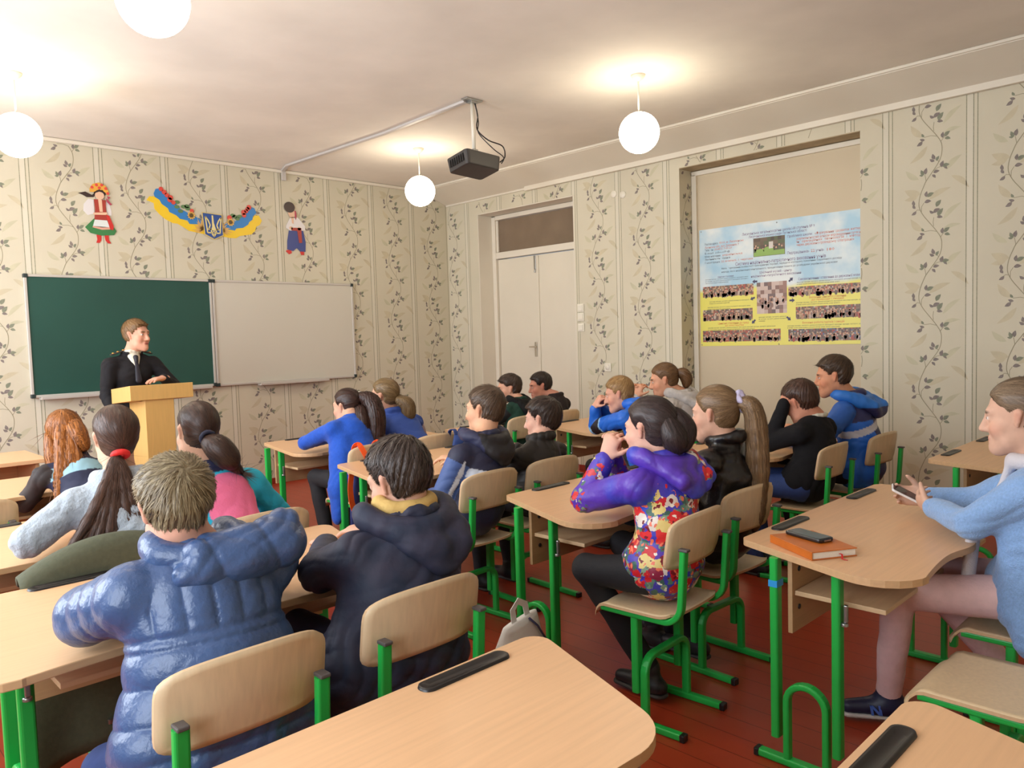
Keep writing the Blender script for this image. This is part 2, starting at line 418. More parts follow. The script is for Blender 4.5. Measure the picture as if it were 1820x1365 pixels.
for k, (a, b) in enumerate(WINDOWS):
    w = structure(empty('window_%d' % (k + 1), (LEFT_X - .1, (a + b) / 2, .9)), 'tall white casement window')
    q = MB(); W = b - a; q.box((0, -W / 2 + .04, .95), (.08, .08, 1.9)); q.box((0, W / 2 - .04, .95), (.08, .08, 1.9)); q.box((0, 0, .04), (.08, W - .16, .08)); q.box((0, 0, 1.86), (.08, W - .16, .08)); q.box((0, 0, .95), (.07, .07, 1.74)); q.box((.005, 0, 1.35), (.06, W - .16, .06))
    q.build('window_frame', WHITE_PAINT, w, .004)
    q = MB(); q.box((-.01, 0, .95), (.006, W - .16, 1.74)); q.build('glass', mat('window_glass', (225, 238, 250), .05, emit=((225, 238, 255), 2.0)), w)
mb = MB(); mb.box(((LEFT_X + RIGHT_X) / 2, BACK_Y - .1, CEIL_Z / 2), (RIGHT_X - LEFT_X + .8, .2, CEIL_Z))
structure(mb.build('wall_back', WALL), 'back wall')

# cable trunking on the right wall under the boxing
mb = MB(); mb.box((6.245, (BACK_Y + 6.06) / 2, 3.093), (.044, 6.06 - BACK_Y, .052))
tag(mb.build('cable_duct', WHITE_PAINT, bevel=.004), 'long white cable duct running along the top of the right wall above the poster', 'duct')

# ---------------------------------------------------------------- pendant globes
GLASS_LIT = mat('lit_opal_glass', (255, 246, 225), .3, emit=((255, 242, 216), GLOBE_STRENGTH))
def globe(x, y, label):
    t = tag(empty('globe_lamp', (x, y, CEIL_Z)), label, 'lamp', 'opal globe pendants')
    q = MB(); q.lathe([(0.0, -.001), (.052, -.001), (.05, -.012), (.036, -.03), (.014, -.045), (0, -.047)]); q.build('canopy', mat('lamp_canopy', (215, 205, 190), .4), t)
    q = MB(); q.tube([(0, 0, -.04), (0, 0, -.27)], .006); q.build('stem', mat('lamp_stem', (225, 218, 205), .4), t)
    q = MB(); q.lathe([(0, -.255), (.03, -.257), (.04, -.27), (.04, -.29)]); q.build('collar', mat('lamp_stem', ()), t)
    q = MB(); R = .142
    q.lathe([(R * math.sin(a), -.40 + R * math.cos(a)) for a in np.linspace(0.22, PI, 20)], n=32); q.build('globe', GLASS_LIT, t)
    return t
globe(1.25, 3.29, 'lit white globe lamp cut off by the top edge of the picture')
globe(1.32, 5.88, 'lit white globe lamp above the left end of the chalkboard at the left edge')
globe(4.62, 5.88, 'lit white globe lamp just left of the ceiling projector near the corner')
globe(4.56, 3.29, 'lit white globe lamp on the right between the projector and the poster')

# ---------------------------------------------------------------- projector and its cable strip
t = tag(empty('projector', (4.02, 4.44, CEIL_Z)), 'black video projector hanging from the ceiling on a white pole', 'projector')
PGREY = mat('projector_shell', (58, 54, 52), .45, noise=(12, .06))
q = MB(); q.box((0, 0, -.006), (.16, .07, .011)); q.box((.0, .0, -.02), (.06, .05, .02)); q.build('ceiling_plate', STEEL, t, .002)
q = MB(); q.tube([(0, 0, -.02), (0.005, 0, -.385)], .015); q.build('pole', WHITE_PAINT, t)
q = MB(); q.box((.0, 0, -.39), (.05, .05, .03)); q.build('bracket', STEEL, t, .003)
Rp = Matrix.Rotation(math.radians(-3), 3, 'Z') @ Matrix.Rotation(math.radians(-9), 3, 'X') @ Matrix.Rotation(math.radians(4), 3, 'Y')
q = MB(); oct_ = round_poly([(-.17, -.13), (.17, -.13), (.17, .13), (-.17, .13)], [.03] * 4, 4)
pc = Vector((0, 0, -.49))
q.prism(oct_, -.055, .055, frame=lambda a, b, h: tuple(Rp @ Vector((a * (1 - .08 * (h < 0)), b * (1 - .08 * (h < 0)), h)) + pc)); body = q.build('casing', PGREY, t, .008)
q = MB(); q.lathe([(0, .012), (.028, .010), (.038, 0), (.04, -.03)], n=20); lens = q.build('lens', mat('lens_ring', (25, 25, 28), .2), t)
lens.matrix_local = Matrix.Translation(Rp @ Vector((-.08, .135, 0.0)) + pc) @ (Rp.to_4x4() @ Matrix.Rotation(-PI / 2, 4, 'X'))
q = MB()
for i in range(7): q.box(tuple(Rp @ Vector((-.171, -.08 + i * .026, 0)) + pc), (.004, .012, .06), R=Rp)
q.build('vent', mat('vent_black', (22, 21, 21), .6), t)
q = MB(); CBL = smooth_line([(.02, -.01, -.03), (.045, -.01, -.12), (.035, -.01, -.22), (.10, -.06, -.30), (.2, -.11, -.34), (.215, -.12, -.42), (.16, -.12, -.47)], 6); q.tube(CBL, .005, 8)
CBL2 = smooth_line([(.025, -.01, -.03), (.05, -.01, -.16), (.04, -.02, -.25), (.11, -.1, -.37), (.19, -.13, -.43), (.17, -.125, -.48)], 6); q.tube(CBL2, .004, 8)
q.build('cable', BLACK_PL, t)
mb = MB(); mb.sweep([(3.985, 4.47, 3.250), (4.03, 5.6, 3.250), (3.97, 7.2, 3.250), (4.05, 7.44, 3.250)], rrect(.042, .022, .006, 2)); mb.box((4.055, 7.435, 3.20), (.042, .022, .10))
tag(mb.build('cable_duct', mat('duct_grey', (196, 190, 186), .5)), 'grey white cable duct along the ceiling from the front wall to the projector', 'duct')

# ---------------------------------------------------------------- boards
def board(x0, x1, z0, z1, surf_m, label, name, cat, tx0, tx1, left_frame=True):
    t = tag(empty(name, ((x0 + x1) / 2, FRONT_Y, z0)), label, cat); W, H = x1 - x0, z1 - z0
    q = MB(); q.box((0, -.016, H / 2), (W - .02, .02, H - .02)); q.build('writing_surface', surf_m, t)
    q = MB()
    for c, s in (((0, -.018, .011), (W, .034, .022)), ((0, -.018, H - .011), (W, .034, .022)), ((-W / 2 + .011, -.018, H / 2), (.022, .034, H - .044)), ((W / 2 - .011, -.018, H / 2), (.022, .034, H - .044))): q.box(c, s)
    q.build('frame', mat('board_alu', (206, 200, 192), .35, metal=.25), t, .003)
    for sx in (-1, 1):
        for zz in (.014, H - .014):
            q = MB(); q.box((sx * (W / 2 - .014), -.020, zz), (.034, .042, .034)); q.build('corner_cap', mat('corner_cap', (40, 52, 52), .5), t, .005)
    q = MB(); c = (tx0 + tx1) / 2 - (x0 + x1) / 2; q.box((c, -.055, -.012), (tx1 - tx0, .08, .012)); q.box((c, -.092, -.002), (tx1 - tx0, .008, .022)); q.box((c, -.02, .0), (tx1 - tx0, .012, .03)); q.build('chalk_tray', mat('board_alu', ()), t, .003)
    return t
CHALK = mat('chalkboard_green', (32, 76, 66), .5, noise=(1.6, .10), bump=(200, .05))
WB = mat('whiteboard_enamel', (210, 204, 190), .28, noise=(1, .015))
board(1.642, 3.226, 1.062, 2.10, CHALK, 'dark green chalkboard behind the officer on the front wall', 'chalkboard', 'chalkboard', 1.70, 3.16)
board(3.232, 4.838, 1.055, 2.10, WB, 'blank white board to the right of the green chalkboard', 'whiteboard', 'whiteboard', 3.66, 4.45)
# ---------------------------------------------------------------- wall decorations on the front wall
def ink(name, rgb, rough=.45): return mat('print_' + name, rgb, rough)
def cut(mb, poly, layer, m=0, base=0.0):
    mb.prism(poly, base + .001 + layer * .0022, base + .003 + layer * .0022, m=m)
def wallthing(name, label, cat, x, z):
    o = tag(empty(name, (x, FRONT_Y, z)), label, cat); o.rotation_euler = (PI / 2, 0, 0); return o   # local x right, y up, z towards the room
def piece(t, name, m, polys, layer):
    q = MB()
    for p in polys: cut(q, p, layer)
    return q.build(name, m, t)
def circ(x, y, rx, ry=None, n=18):
    ry = ry or rx; return [(x + rx * math.cos(2 * PI * i / n), y + ry * math.sin(2 * PI * i / n)) for i in range(n)]

# flag garland with shield (drawing coordinates: crop pixels * .000791 / .000737 m)
GX = lambda x: (x - 985) * .000791
GY = lambda y: -(y - 500) * .000737
def gp(*pts): return [(GX(x), GY(y)) for x, y in pts]
t = wallthing('flag_garland', 'blue and yellow flag garland with flowers and a trident shield above the chalkboard', 'wall decoration', 3.283, 2.63)
piece(t, 'yellow_band', ink('yellow', (244, 205, 45)), [gp((215, 250), (250, 200), (320, 195), (380, 250), (470, 330), (560, 420), (690, 480), (780, 470), (880, 500), (880, 625), (800, 610), (690, 595), (640, 560), (560, 515), (500, 510), (420, 470), (360, 420), (300, 350), (295, 280)),
      gp((1640, 380), (1600, 310), (1540, 320), (1480, 400), (1400, 470), (1290, 520), (1200, 530), (1090, 510), (1090, 635), (1200, 650), (1280, 648), (1330, 615), (1420, 595), (1490, 580), (1540, 530), (1560, 470), (1610, 440))], 0)
piece(t, 'blue_band', ink('blue', (52, 130, 200)), [gp((300, 160), (325, 100), (385, 85), (440, 150), (530, 235), (600, 320), (700, 370), (830, 430), (850, 500), (700, 505), (680, 460), (590, 450), (550, 410), (470, 375), (455, 330), (385, 280), (365, 235), (310, 200)),
      gp((1570, 280), (1545, 220), (1495, 205), (1440, 270), (1370, 350), (1280, 420), (1150, 470), (1120, 530), (1270, 545), (1290, 515), (1380, 500), (1450, 450), (1465, 415), (1510, 380), (1520, 330))], 1)
fl_r = []; fl_g = []
rnd = random.Random(3)
for x, y in ((385, 95), (420, 130), (450, 165), (490, 190), (480, 220), (520, 250), (735, 335), (1470, 215), (1450, 240), (1430, 270), (1395, 290), (1400, 330), (1205, 380)): fl_r.append(circ(GX(x), GY(y), .020 + .006 * rnd.random(), None, 9))
for x, y in ((565, 240), (560, 300), (640, 290), (680, 280), (690, 310), (600, 350), (1250, 345), (1275, 360), (1340, 350), (1310, 385)): fl_g.append(circ(GX(x), GY(y), .026, .018, 8))
for p in fl_g: piece(t, 'leaf', ink('leafgreen', (96, 130, 84)), [p], 2)
for p in fl_r: piece(t, 'red_flower', ink('poppy', (220, 78, 66)), [p], 3)
wheat = []
for x0, y0, sg in ((870, 560, -1), (1095, 570, 1)):
    for k in range(12):
        a = math.radians(-30 + k * 13); L = .075 + .05 * ((k * 7) % 5) / 5
        wheat.append(_leaf(GX(x0), GY(y0), (180 - math.degrees(a) if sg < 0 else math.degrees(a)) , L, .013, 4))
for w in (wheat[:12], wheat[12:]): piece(t, 'wheat_sheaf', ink('wheat', (222, 176, 104)), w, 2)
for x, y in ((725, 395), (1215, 440)):
    pet = []
    for k in range(10): pet.append(_leaf(GX(x), GY(y), k * 36, .042, .02, 4))
    piece(t, 'sunflower', ink('petal', (236, 186, 92)), pet, 4); piece(t, 'sunflower_centre', ink('seed', (96, 78, 44)), [circ(GX(x), GY(y), .015)], 5)
sh = gp((852, 338), (1108, 352), (1114, 628), (995, 690), (875, 630))
piece(t, 'shield_rim', ink('gold', (224, 200, 120)), [sh], 5)
c0 = (GX(985), GY(500)); piece(t, 'shield', ink('royal', (40, 78, 150)), [[((x - c0[0]) * .92 + c0[0], (y - c0[1]) * .94 + c0[1]) for x, y in sh]], 6)
# trident strokes
def stroke(pts, w): return _ribbon(gp(*pts), w)
tri = []
tri += [gp((972, 372), (990, 372), (996, 470), (1012, 530), (1020, 560), (995, 580), (960, 556), (972, 520))]
for sx in (1, -1):
    m = lambda x: 990 + sx * (x - 990)
    tri += stroke(((m(892), 392), (m(912), 602), (m(960), 602)), .012)
    tri += stroke(((m(892), 392), (m(925), 440), (m(948), 500), (m(932), 545), (m(960), 560)), .012)
    tri += stroke(((m(960), 560), (m(960), 602), (m(992), 652)), .011); tri += stroke(((m(915), 556), (m(960), 556)), .010); tri += stroke(((m(990), 575), (m(968), 602), (m(992), 625)), .009)
piece(t, 'trident', ink('emblem', (230, 214, 150)), tri, 7)

# girl cutout in folk dress: drawing px (crop) -> m
def gq(*pts): return [((x - 232) * .00107, -(y - 500) * .00119) for x, y in pts]
t = wallthing('girl_cutout', 'paper cutout of a girl in folk dress with flower wreath left of the flag garland', 'wall decoration', 2.27, 2.395)
piece(t, 'boot', ink('red', (205, 52, 48)), [gq((195, 440), (232, 440), (230, 480), (215, 500), (190, 500), (200, 475)), gq((255, 440), (288, 440), (290, 475), (305, 500), (280, 500), (262, 480))], 1)
for p in (gq((190, 185), (150, 180), (115, 220), (108, 270), (140, 300), (190, 285)), gq((280, 180), (310, 200), (322, 260), (322, 290), (285, 290))): piece(t, 'sleeve', ink('blouse', (226, 222, 222)), [p], 0)
piece(t, 'hair', ink('hair', (58, 42, 40)), [gq((225, 110), (180, 150), (130, 130), (75, 145), (110, 155), (140, 170), (190, 165), (215, 140)), circ(*gq((240, 125))[0], .05, .045)], 1)
piece(t, 'skirt', ink('green', (62, 128, 74)), [gq((185, 320), (290, 320), (352, 405), (330, 435), (230, 445), (150, 430), (112, 390))], 2)
piece(t, 'apron', ink('apron', (222, 228, 226)), [gq((190, 325), (280, 325), (300, 380), (240, 385), (172, 378))], 3)
piece(t, 'apron_border', ink('pink', (226, 168, 148)), [gq((172, 378), (300, 380), (305, 395), (240, 402), (168, 388))], 3)
piece(t, 'bodice', ink('waistcoat', (168, 62, 52)), [gq((190, 180), (280, 180), (278, 250), (290, 330), (185, 330), (195, 250))], 4)
piece(t, 'sash', ink('red', (205, 52, 48)), [gq((275, 285), (300, 295), (330, 370), (325, 400), (300, 395))], 5)
piece(t, 'face', ink('skin', (232, 190, 160)), [circ(*gq((235, 150))[0], .038, .036), gq((222, 180), (250, 180), (252, 270), (228, 270)), gq((180, 280), (285, 270), (285, 290), (182, 295))], 5)
piece(t, 'fringe', ink('hair', (58, 42, 40)), [gq((200, 135), (215, 112), (260, 108), (285, 140), (262, 128), (235, 122))], 6)
piece(t, 'wreath', ink('wreath', (228, 170, 70)), [gq((162, 105), (185, 70), (235, 55), (285, 75), (305, 115), (300, 150), (280, 125), (235, 105), (190, 130), (160, 130))], 6)
piece(t, 'wreath_flower', ink('poppy', (220, 78, 66)), [circ(*gq(p)[0], .013, None, 8) for p in ((180, 95), (215, 75), (255, 72), (285, 95), (298, 130), (235, 95))], 7)
piece(t, 'ribbon', ink('ribbon', (176, 70, 90)), [gq((282, 165), (300, 180), (328, 212), (310, 215), (285, 190)), gq((290, 150), (318, 155), (300, 175))], 6)

def bq(*pts): return [((x - 1672) * .001593, -(y - 595) * .001424) for x, y in pts]
t = wallthing('boy_cutout', 'paper cutout of a boy in folk costume with blue trousers right of the flag garland', 'wall decoration', 4.165, 2.392)
piece(t, 'boot', ink('red', (205, 52, 48)), [gq_ for gq_ in (bq((1608, 565), (1640, 560), (1645, 585), (1625, 595), (1602, 575)), bq((1705, 568), (1735, 568), (1735, 595), (1712, 595)))], 1)
piece(t, 'trousers', ink('indigo', (62, 74, 138)), [bq((1630, 420), (1735, 415), (1750, 500), (1745, 570), (1705, 570), (1682, 545), (1655, 570), (1612, 560), (1615, 500))], 2)
piece(t, 'shirt', ink('blouse', (226, 222, 222)), [bq((1640, 330), (1700, 320), (1750, 380), (1748, 410), (1725, 415), (1640, 420), (1610, 405), (1612, 385))], 3)
piece(t, 'sash', ink('waistcoat', (168, 62, 52)), [bq((1645, 398), (1720, 395), (1720, 418), (1722, 505), (1700, 508), (1690, 420), (1648, 418))], 4)
piece(t, 'face', ink('skin', (232, 190, 160)), [circ(*bq((1656, 292))[0], .042, .050), bq((1650, 320), (1668, 320), (1665, 370), (1655, 365)), circ(*bq((1645, 402))[0], .02, .018), circ(*bq((1705, 402))[0], .02, .018)], 4)
piece(t, 'hat', ink('hat', (72, 58, 54)), [circ(*bq((1640, 250))[0], .062, .056)], 5)
piece(t, 'tassel', ink('ribbon', (176, 70, 90)), [bq((1676, 270), (1686, 275), (1690, 310), (1682, 340), (1676, 315))], 5)

# ---------------------------------------------------------------- school poster in the niche
PX = NX - .004
t = tag(empty('school_poster', (PX, 4.012, 1.307)), 'large blue and yellow school information poster pinned in the wall niche', 'poster')
t.rotation_euler = (PI / 2, 0, -PI / 2)     # local x along the wall to the right, y up, z into the room
PW, PH = 1.575, 1.10
q = MB(); q.box((PW / 2, PH / 2, -.001), (PW, PH, .002))
sheet = q.build('sheet', None or mat('poster_sheet', (255, 255, 255), .4), t)
sm = MATS['poster_sheet']; nt = sm.node_tree; N = nt.nodes; bs = N['Principled BSDF']
tc = N.new('ShaderNodeTexCoord'); sx = N.new('ShaderNodeSeparateXYZ'); nt.links.new(tc.outputs['Object'], sx.inputs[0])
nz = N.new('ShaderNodeTexNoise'); nz.inputs['Scale'].default_value = 2.6; nz.inputs['Detail'].default_value = 4; nt.links.new(tc.outputs['Object'], nz.inputs['Vector'])
rp = N.new('ShaderNodeValToRGB'); e = rp.color_ramp.elements; e[0].position = .40; e[0].color = lin((166, 204, 226)) + (1,); e[1].position = .62; e[1].color = lin((226, 233, 233)) + (1,)
nt.links.new(nz.outputs['Fac'], rp.inputs['Fac'])
ad = N.new('ShaderNodeMath'); ad.operation = 'MULTIPLY_ADD'; ad.inputs[1].default_value = .10; nt.links.new(nz.outputs['Fac'], ad.inputs[0]); nt.links.new(sx.outputs['Y'], ad.inputs[2])
mr = N.new('ShaderNodeMapRange'); mr.inputs['From Min'].default_value = .555; mr.inputs['From Max'].default_value = .60; nt.links.new(ad.outputs[0], mr.inputs['Value'])
mx = N.new('ShaderNodeMix'); mx.data_type = 'RGBA'; mx.inputs['A'].default_value = lin((232, 222, 100)) + (1,); nt.links.new(rp.outputs['Color'], mx.inputs['B']); nt.links.new(mr.outputs[0], mx.inputs['Factor']); nt.links.new(mx.outputs['Result'], bs.inputs['Base Color'])
def text_mesh(lines, name, m, parent, z=.0006):
    """lines: (text, x0, y_mid, x1 or None, cap height)"""
    V = []; F = []
    for txt, x0, y, x1, h in lines:
        cu = bpy.data.curves.new('txt', 'FONT'); cu.body = txt; cu.size = h * 1.38; cu.resolution_u = 1
        ob = bpy.data.objects.new('txt', cu); COL.objects.link(ob)
        bpy.context.view_layer.update()
        me = bpy.data.meshes.new_from_object(ob.evaluated_get(bpy.context.evaluated_depsgraph_get()))
        co = [v.co.copy() for v in me.vertices]
        if co:
            w = max(c.x for c in co); sxx = (x1 - x0) / w if x1 else 1.0
            o = len(V); V += [(x0 + c.x * sxx, y - h * .5 + c.y, z) for c in co]; F += [tuple(i + o for i in p.vertices) for p in me.polygons]
        bpy.data.objects.remove(ob, do_unlink=True); bpy.data.curves.remove(cu); bpy.data.meshes.remove(me)
    me = bpy.data.meshes.new(name); me.from_pydata(V, [], F); me.materials.append(m)
    o = bpy.data.objects.new(name, me); COL.objects.link(o); o.parent = parent; return o
Z0 = 1.307
def L(txt, u0, z, u1, h): return (txt, u0, z - Z0, u1, h)
purple = [L('Лисичанська загальноосвітня школа I-III ступенів № 9', .445, 2.318, 1.12, .024), L('Лисичанської міської ради Луганської області', .51, 2.288, 1.05, .022),
          L('Педпрацівників-        учнів-', .874, 2.108, 1.20, .024), L('Система національно-патріотичного виховання учнів', .374, 2.056, 1.214, .030),
          L('Шкільний музей - центр', .612, 1.961, .915, .022), L('національно-патріотичного виховання', .528, 1.932, .998, .022),
          L('Самовизначення і ставлення до державної мови', .971, 1.875, 1.494, .022), L('Ціннісне ставлення', .19, 1.953, .355, .014),
          L('Проблема школи:', .876, 2.252, 1.10, .022)]
orange = [L('93100, м. Лисичанськ', .21, 2.268, .46, .020), L('Луганська обл., вул. Довженка, 7', .057, 2.237, .411, .020), L('(06451) 7-00-29', .16, 2.212, .341, .020),
          L('українська', .24, 2.152, .445, .018), L('22 вчителі, 1 чергова', .23, 2.094, .547, .018), L('«Формування і розвиток життєвих', 1.12, 2.252, 1.53, .022),
          L('компетентностей шляхом впровадження сучасних', .959, 2.222, 1.53, .022), L('інформаційних  технологій  і  методів', .958, 2.197, 1.53, .022), L('через державно-громадську співпрацю»', .958, 2.170, 1.449, .022),
          L('22;', 1.085, 2.108, 1.125, .024), L('180', 1.215, 2.106, 1.287, .024),
          L('Виховання ціннісного ставлення', 1.067, 1.712, 1.381, .018), L('до природи і людей', 1.087, 1.692, 1.362, .016), L('Ціннісне ставлення до праці', .187, 1.519, .50, .020), L('до мистецтва', .26, 1.498, .45, .016), L('Виховна робота гуртків і секцій', 1.004, 1.498, 1.366, .018)]
black = [L('Поштова адреса:', .057, 2.268, .20, .020), L('Телефон:', .057, 2.212, .15, .020), L('E-mail: school9@', .056, 2.182, .323, .018), L('Мова навчання:', .056, 2.152, .225, .018), L('Змінність: одна', .055, 2.125, .322, .018), L('У школі працює:', .055, 2.094, .22, .018),
         L('Мета: формування особистості громадянина України, передача молодому поколінню соціального досвіду', .231, 2.027, 1.349, .016), L('народу, його національної ментальності, прищеплення поваги до розбудови української держави', .231, 1.996, 1.311, .016)]
for u0, z, u1, n in ((.06, 1.935, .50, 3), (.10, 1.725, .51, 2), (.08, 1.672, .52, 2), (.08, 1.478, .76, 2), (.60, 1.560, .86, 3), (.96, 1.848, 1.53, 2), (.95, 1.672, 1.53, 2), (.87, 1.474, 1.53, 2)):
    for k in range(n): black.append(L(('виховні заходи, зустрічі, уроки мужності, екскурсії, ' * 3)[k * 5:k * 5 + int((u1 - u0) * 130)], u0, z - k * .017, u1 - (.2 if k == n - 1 else 0), .010))
for ls, m in ((purple, ink('purple', (112, 70, 120))), (orange, ink('orange', (214, 104, 62))), (black, ink('dark', (70, 68, 88)))):
    for l in ls: text_mesh([l], 'lettering', m, t)
PAL = [(150, 80, 62), (196, 150, 110), (92, 66, 62), (222, 206, 190), (112, 98, 84), (190, 66, 52), (70, 64, 72), (214, 182, 140), (128, 112, 100), (84, 92, 78)]
def photo(u0, z0, u1, z1, pal, seed, cells=.013):
    r = random.Random(seed); avg = [sum(c[k] for c in pal) / len(pal) for k in range(3)]; pal = [tuple(int(.62 * c[k] + .38 * avg[k]) for k in range(3)) for c in pal]; q = MB(); W, H = u1 - u0, z1 - z0; nx = max(2, int(W / cells)); ny = max(2, int(H / cells))
    q.prism([(u0, z0 - Z0), (u1, z0 - Z0), (u1, z1 - Z0), (u0, z1 - Z0)], .0002, .0007, m=0)
    for i in range(nx):
        for j in range(ny):
            a = u0 + W * i / nx; b = z0 - Z0 + H * j / ny
            if r.random() < .8: q.add([(a, b, .0009), (a + W / nx, b, .0009), (a + W / nx, b + H / ny, .0009), (a, b + H / ny, .0009)], [(0, 1, 2, 3)], r.randrange(1, len(pal)))
    for k in range(int(W * 60)):   # heads and shoulders of the people in the picture
        a = u0 + .015 + (W - .03) * r.random(); b = z0 - Z0 + H * (.3 + .25 * r.random()); m = r.randrange(1, len(pal))
        q.add([(x, y, .0012) for x, y in circ(a, b - .022, .013, .022, 8)], [tuple(range(8))], m); q.add([(x, y, .0014) for x, y in circ(a, b + .006, .008, .009, 8)], [tuple(range(8))], len(pal))
    return q.build('printed_photo', [ink('p%d_%d' % (seed, i), c) for i, c in enumerate(pal)] + [ink('tiny_face', (206, 160, 132))], t)
photo(.556, 2.103, .854, 2.268, [(110, 88, 68), (96, 74, 60), (120, 98, 76), (88, 104, 64), (70, 60, 54)], 1, .03)
q = MB(); q.prism([(.56, 2.106 - Z0), (.85, 2.106 - Z0), (.85, 2.15 - Z0), (.56, 2.14 - Z0)], .001, .0015); q.prism(circ(.70, 2.155 - Z0, .05, .028), .001, .0016); q.prism(circ(.62, 2.15 - Z0, .04, .02), .001, .0016); q.build('printed_lawn', ink('lawn', (140, 176, 84)), t)
q = MB(); q.prism([(.705, 2.165 - Z0), (.745, 2.165 - Z0), (.745, 2.225 - Z0), (.705, 2.225 - Z0)], .0017, .002); q.build('printed_door', ink('paledoor', (214, 206, 196)), t)
photo(.584, 1.59, .868, 1.87, [(226, 206, 196), (150, 104, 90), (206, 184, 172), (120, 84, 72), (88, 70, 70), (230, 214, 206)], 2, .035)
for k, a in enumerate(((.031, 1.768, .552, 1.868), (.028, 1.545, .541, 1.648), (.024, 1.346, .807, 1.452), (.882, 1.738, 1.54, 1.81), (.948, 1.53, 1.54, 1.635), (.879, 1.338, 1.54, 1.443))):
    pal = list(PAL); random.Random(k).shuffle(pal)
    if k == 5: pal[2] = (70, 112, 170)
    photo(*a, pal, 10 + k)
for (a, b), ang in (((.566, 1.883), 180), ((.542, 1.732), 200), ((.55, 1.522), 225), ((.906, 1.876), 40), ((.915, 1.695), 0), ((.883, 1.538), -40)):
    c, s = math.cos(math.radians(ang)), math.sin(math.radians(ang))
    ar = [(-.024, -.008), (0, -.008), (0, -.019), (.025, 0), (0, .019), (0, .008), (-.024, .008)]
    q = MB(); q.prism([(a + x * c - y * s, b - Z0 + x * s + y * c) for x, y in ar], .001, .0016); q.build('printed_arrow', ink('arrow', (62, 58, 92)), t)
for u, z in ((.02, 2.39), (.78, 2.385), (.012, 1.32), (.79, 1.315)):
    q = MB(); q.lathe([(0, .005), (.004, .004), (.006, .001)], n=10); o = q.build('pin', STEEL, t); o.location = (u, z - Z0, 0)

# ---------------------------------------------------------------- switches, sockets, round caps on the right wall
WPL = mat('white_plastic', (232, 226, 210), .35)
def plate(name, label, cat, y, z, w, h, group, extra=None):
    t = tag(empty(name, (RIGHT_X, y, z)), label, cat, group)
    q = MB(); q.box((-.006, 0, 0), (.012, w, h)); q.build('plate', WPL, t, .003)
    q = MB()
    if extra == 'socket': q.lathe([(0, .006), (.024, .006), (.028, .002)], n=20); o = q.build('socket_face', WPL, t); o.matrix_local = Matrix.Translation((-.012, 0, 0)) @ Matrix.Rotation(-PI / 2, 4, 'Y')
    else: q.box((-.015, 0, 0), (.012, w * .7, h * .7)); q.build('rocker', WPL, t, .003)
plate('light_switch', 'topmost white light switch beside the door', 'switch', 5.315, 1.735, .085, .085, 'switches by the door')
plate('light_switch', 'middle white light switch beside the door', 'switch', 5.315, 1.64, .085, .085, 'switches by the door')
plate('light_switch', 'lowest white light switch beside the door', 'switch', 5.315, 1.53, .085, .085, 'switches by the door')
plate('wall_socket', 'white wall socket low on the wallpaper between door and niche', 'socket', 4.971, 1.11, .085, .085, None, 'socket')
for y, z, lb in ((4.848, 2.853, 'round white cover cap on the wallpaper above the door switches, the one nearer the door'), (4.736, 2.83, 'round white cover cap on the wallpaper, the one nearer the niche')):
    q = MB(); q.lathe([(0, .012), (.03, .011), (.038, .004), (.038, 0)], n=20)
    o = tag(q.build('cover_cap', WPL), lb, 'cover cap', 'round caps on the right wall'); o.matrix_world = Matrix.Translation((RIGHT_X, y, z)) @ Matrix.Rotation(-PI / 2, 4, 'Y')
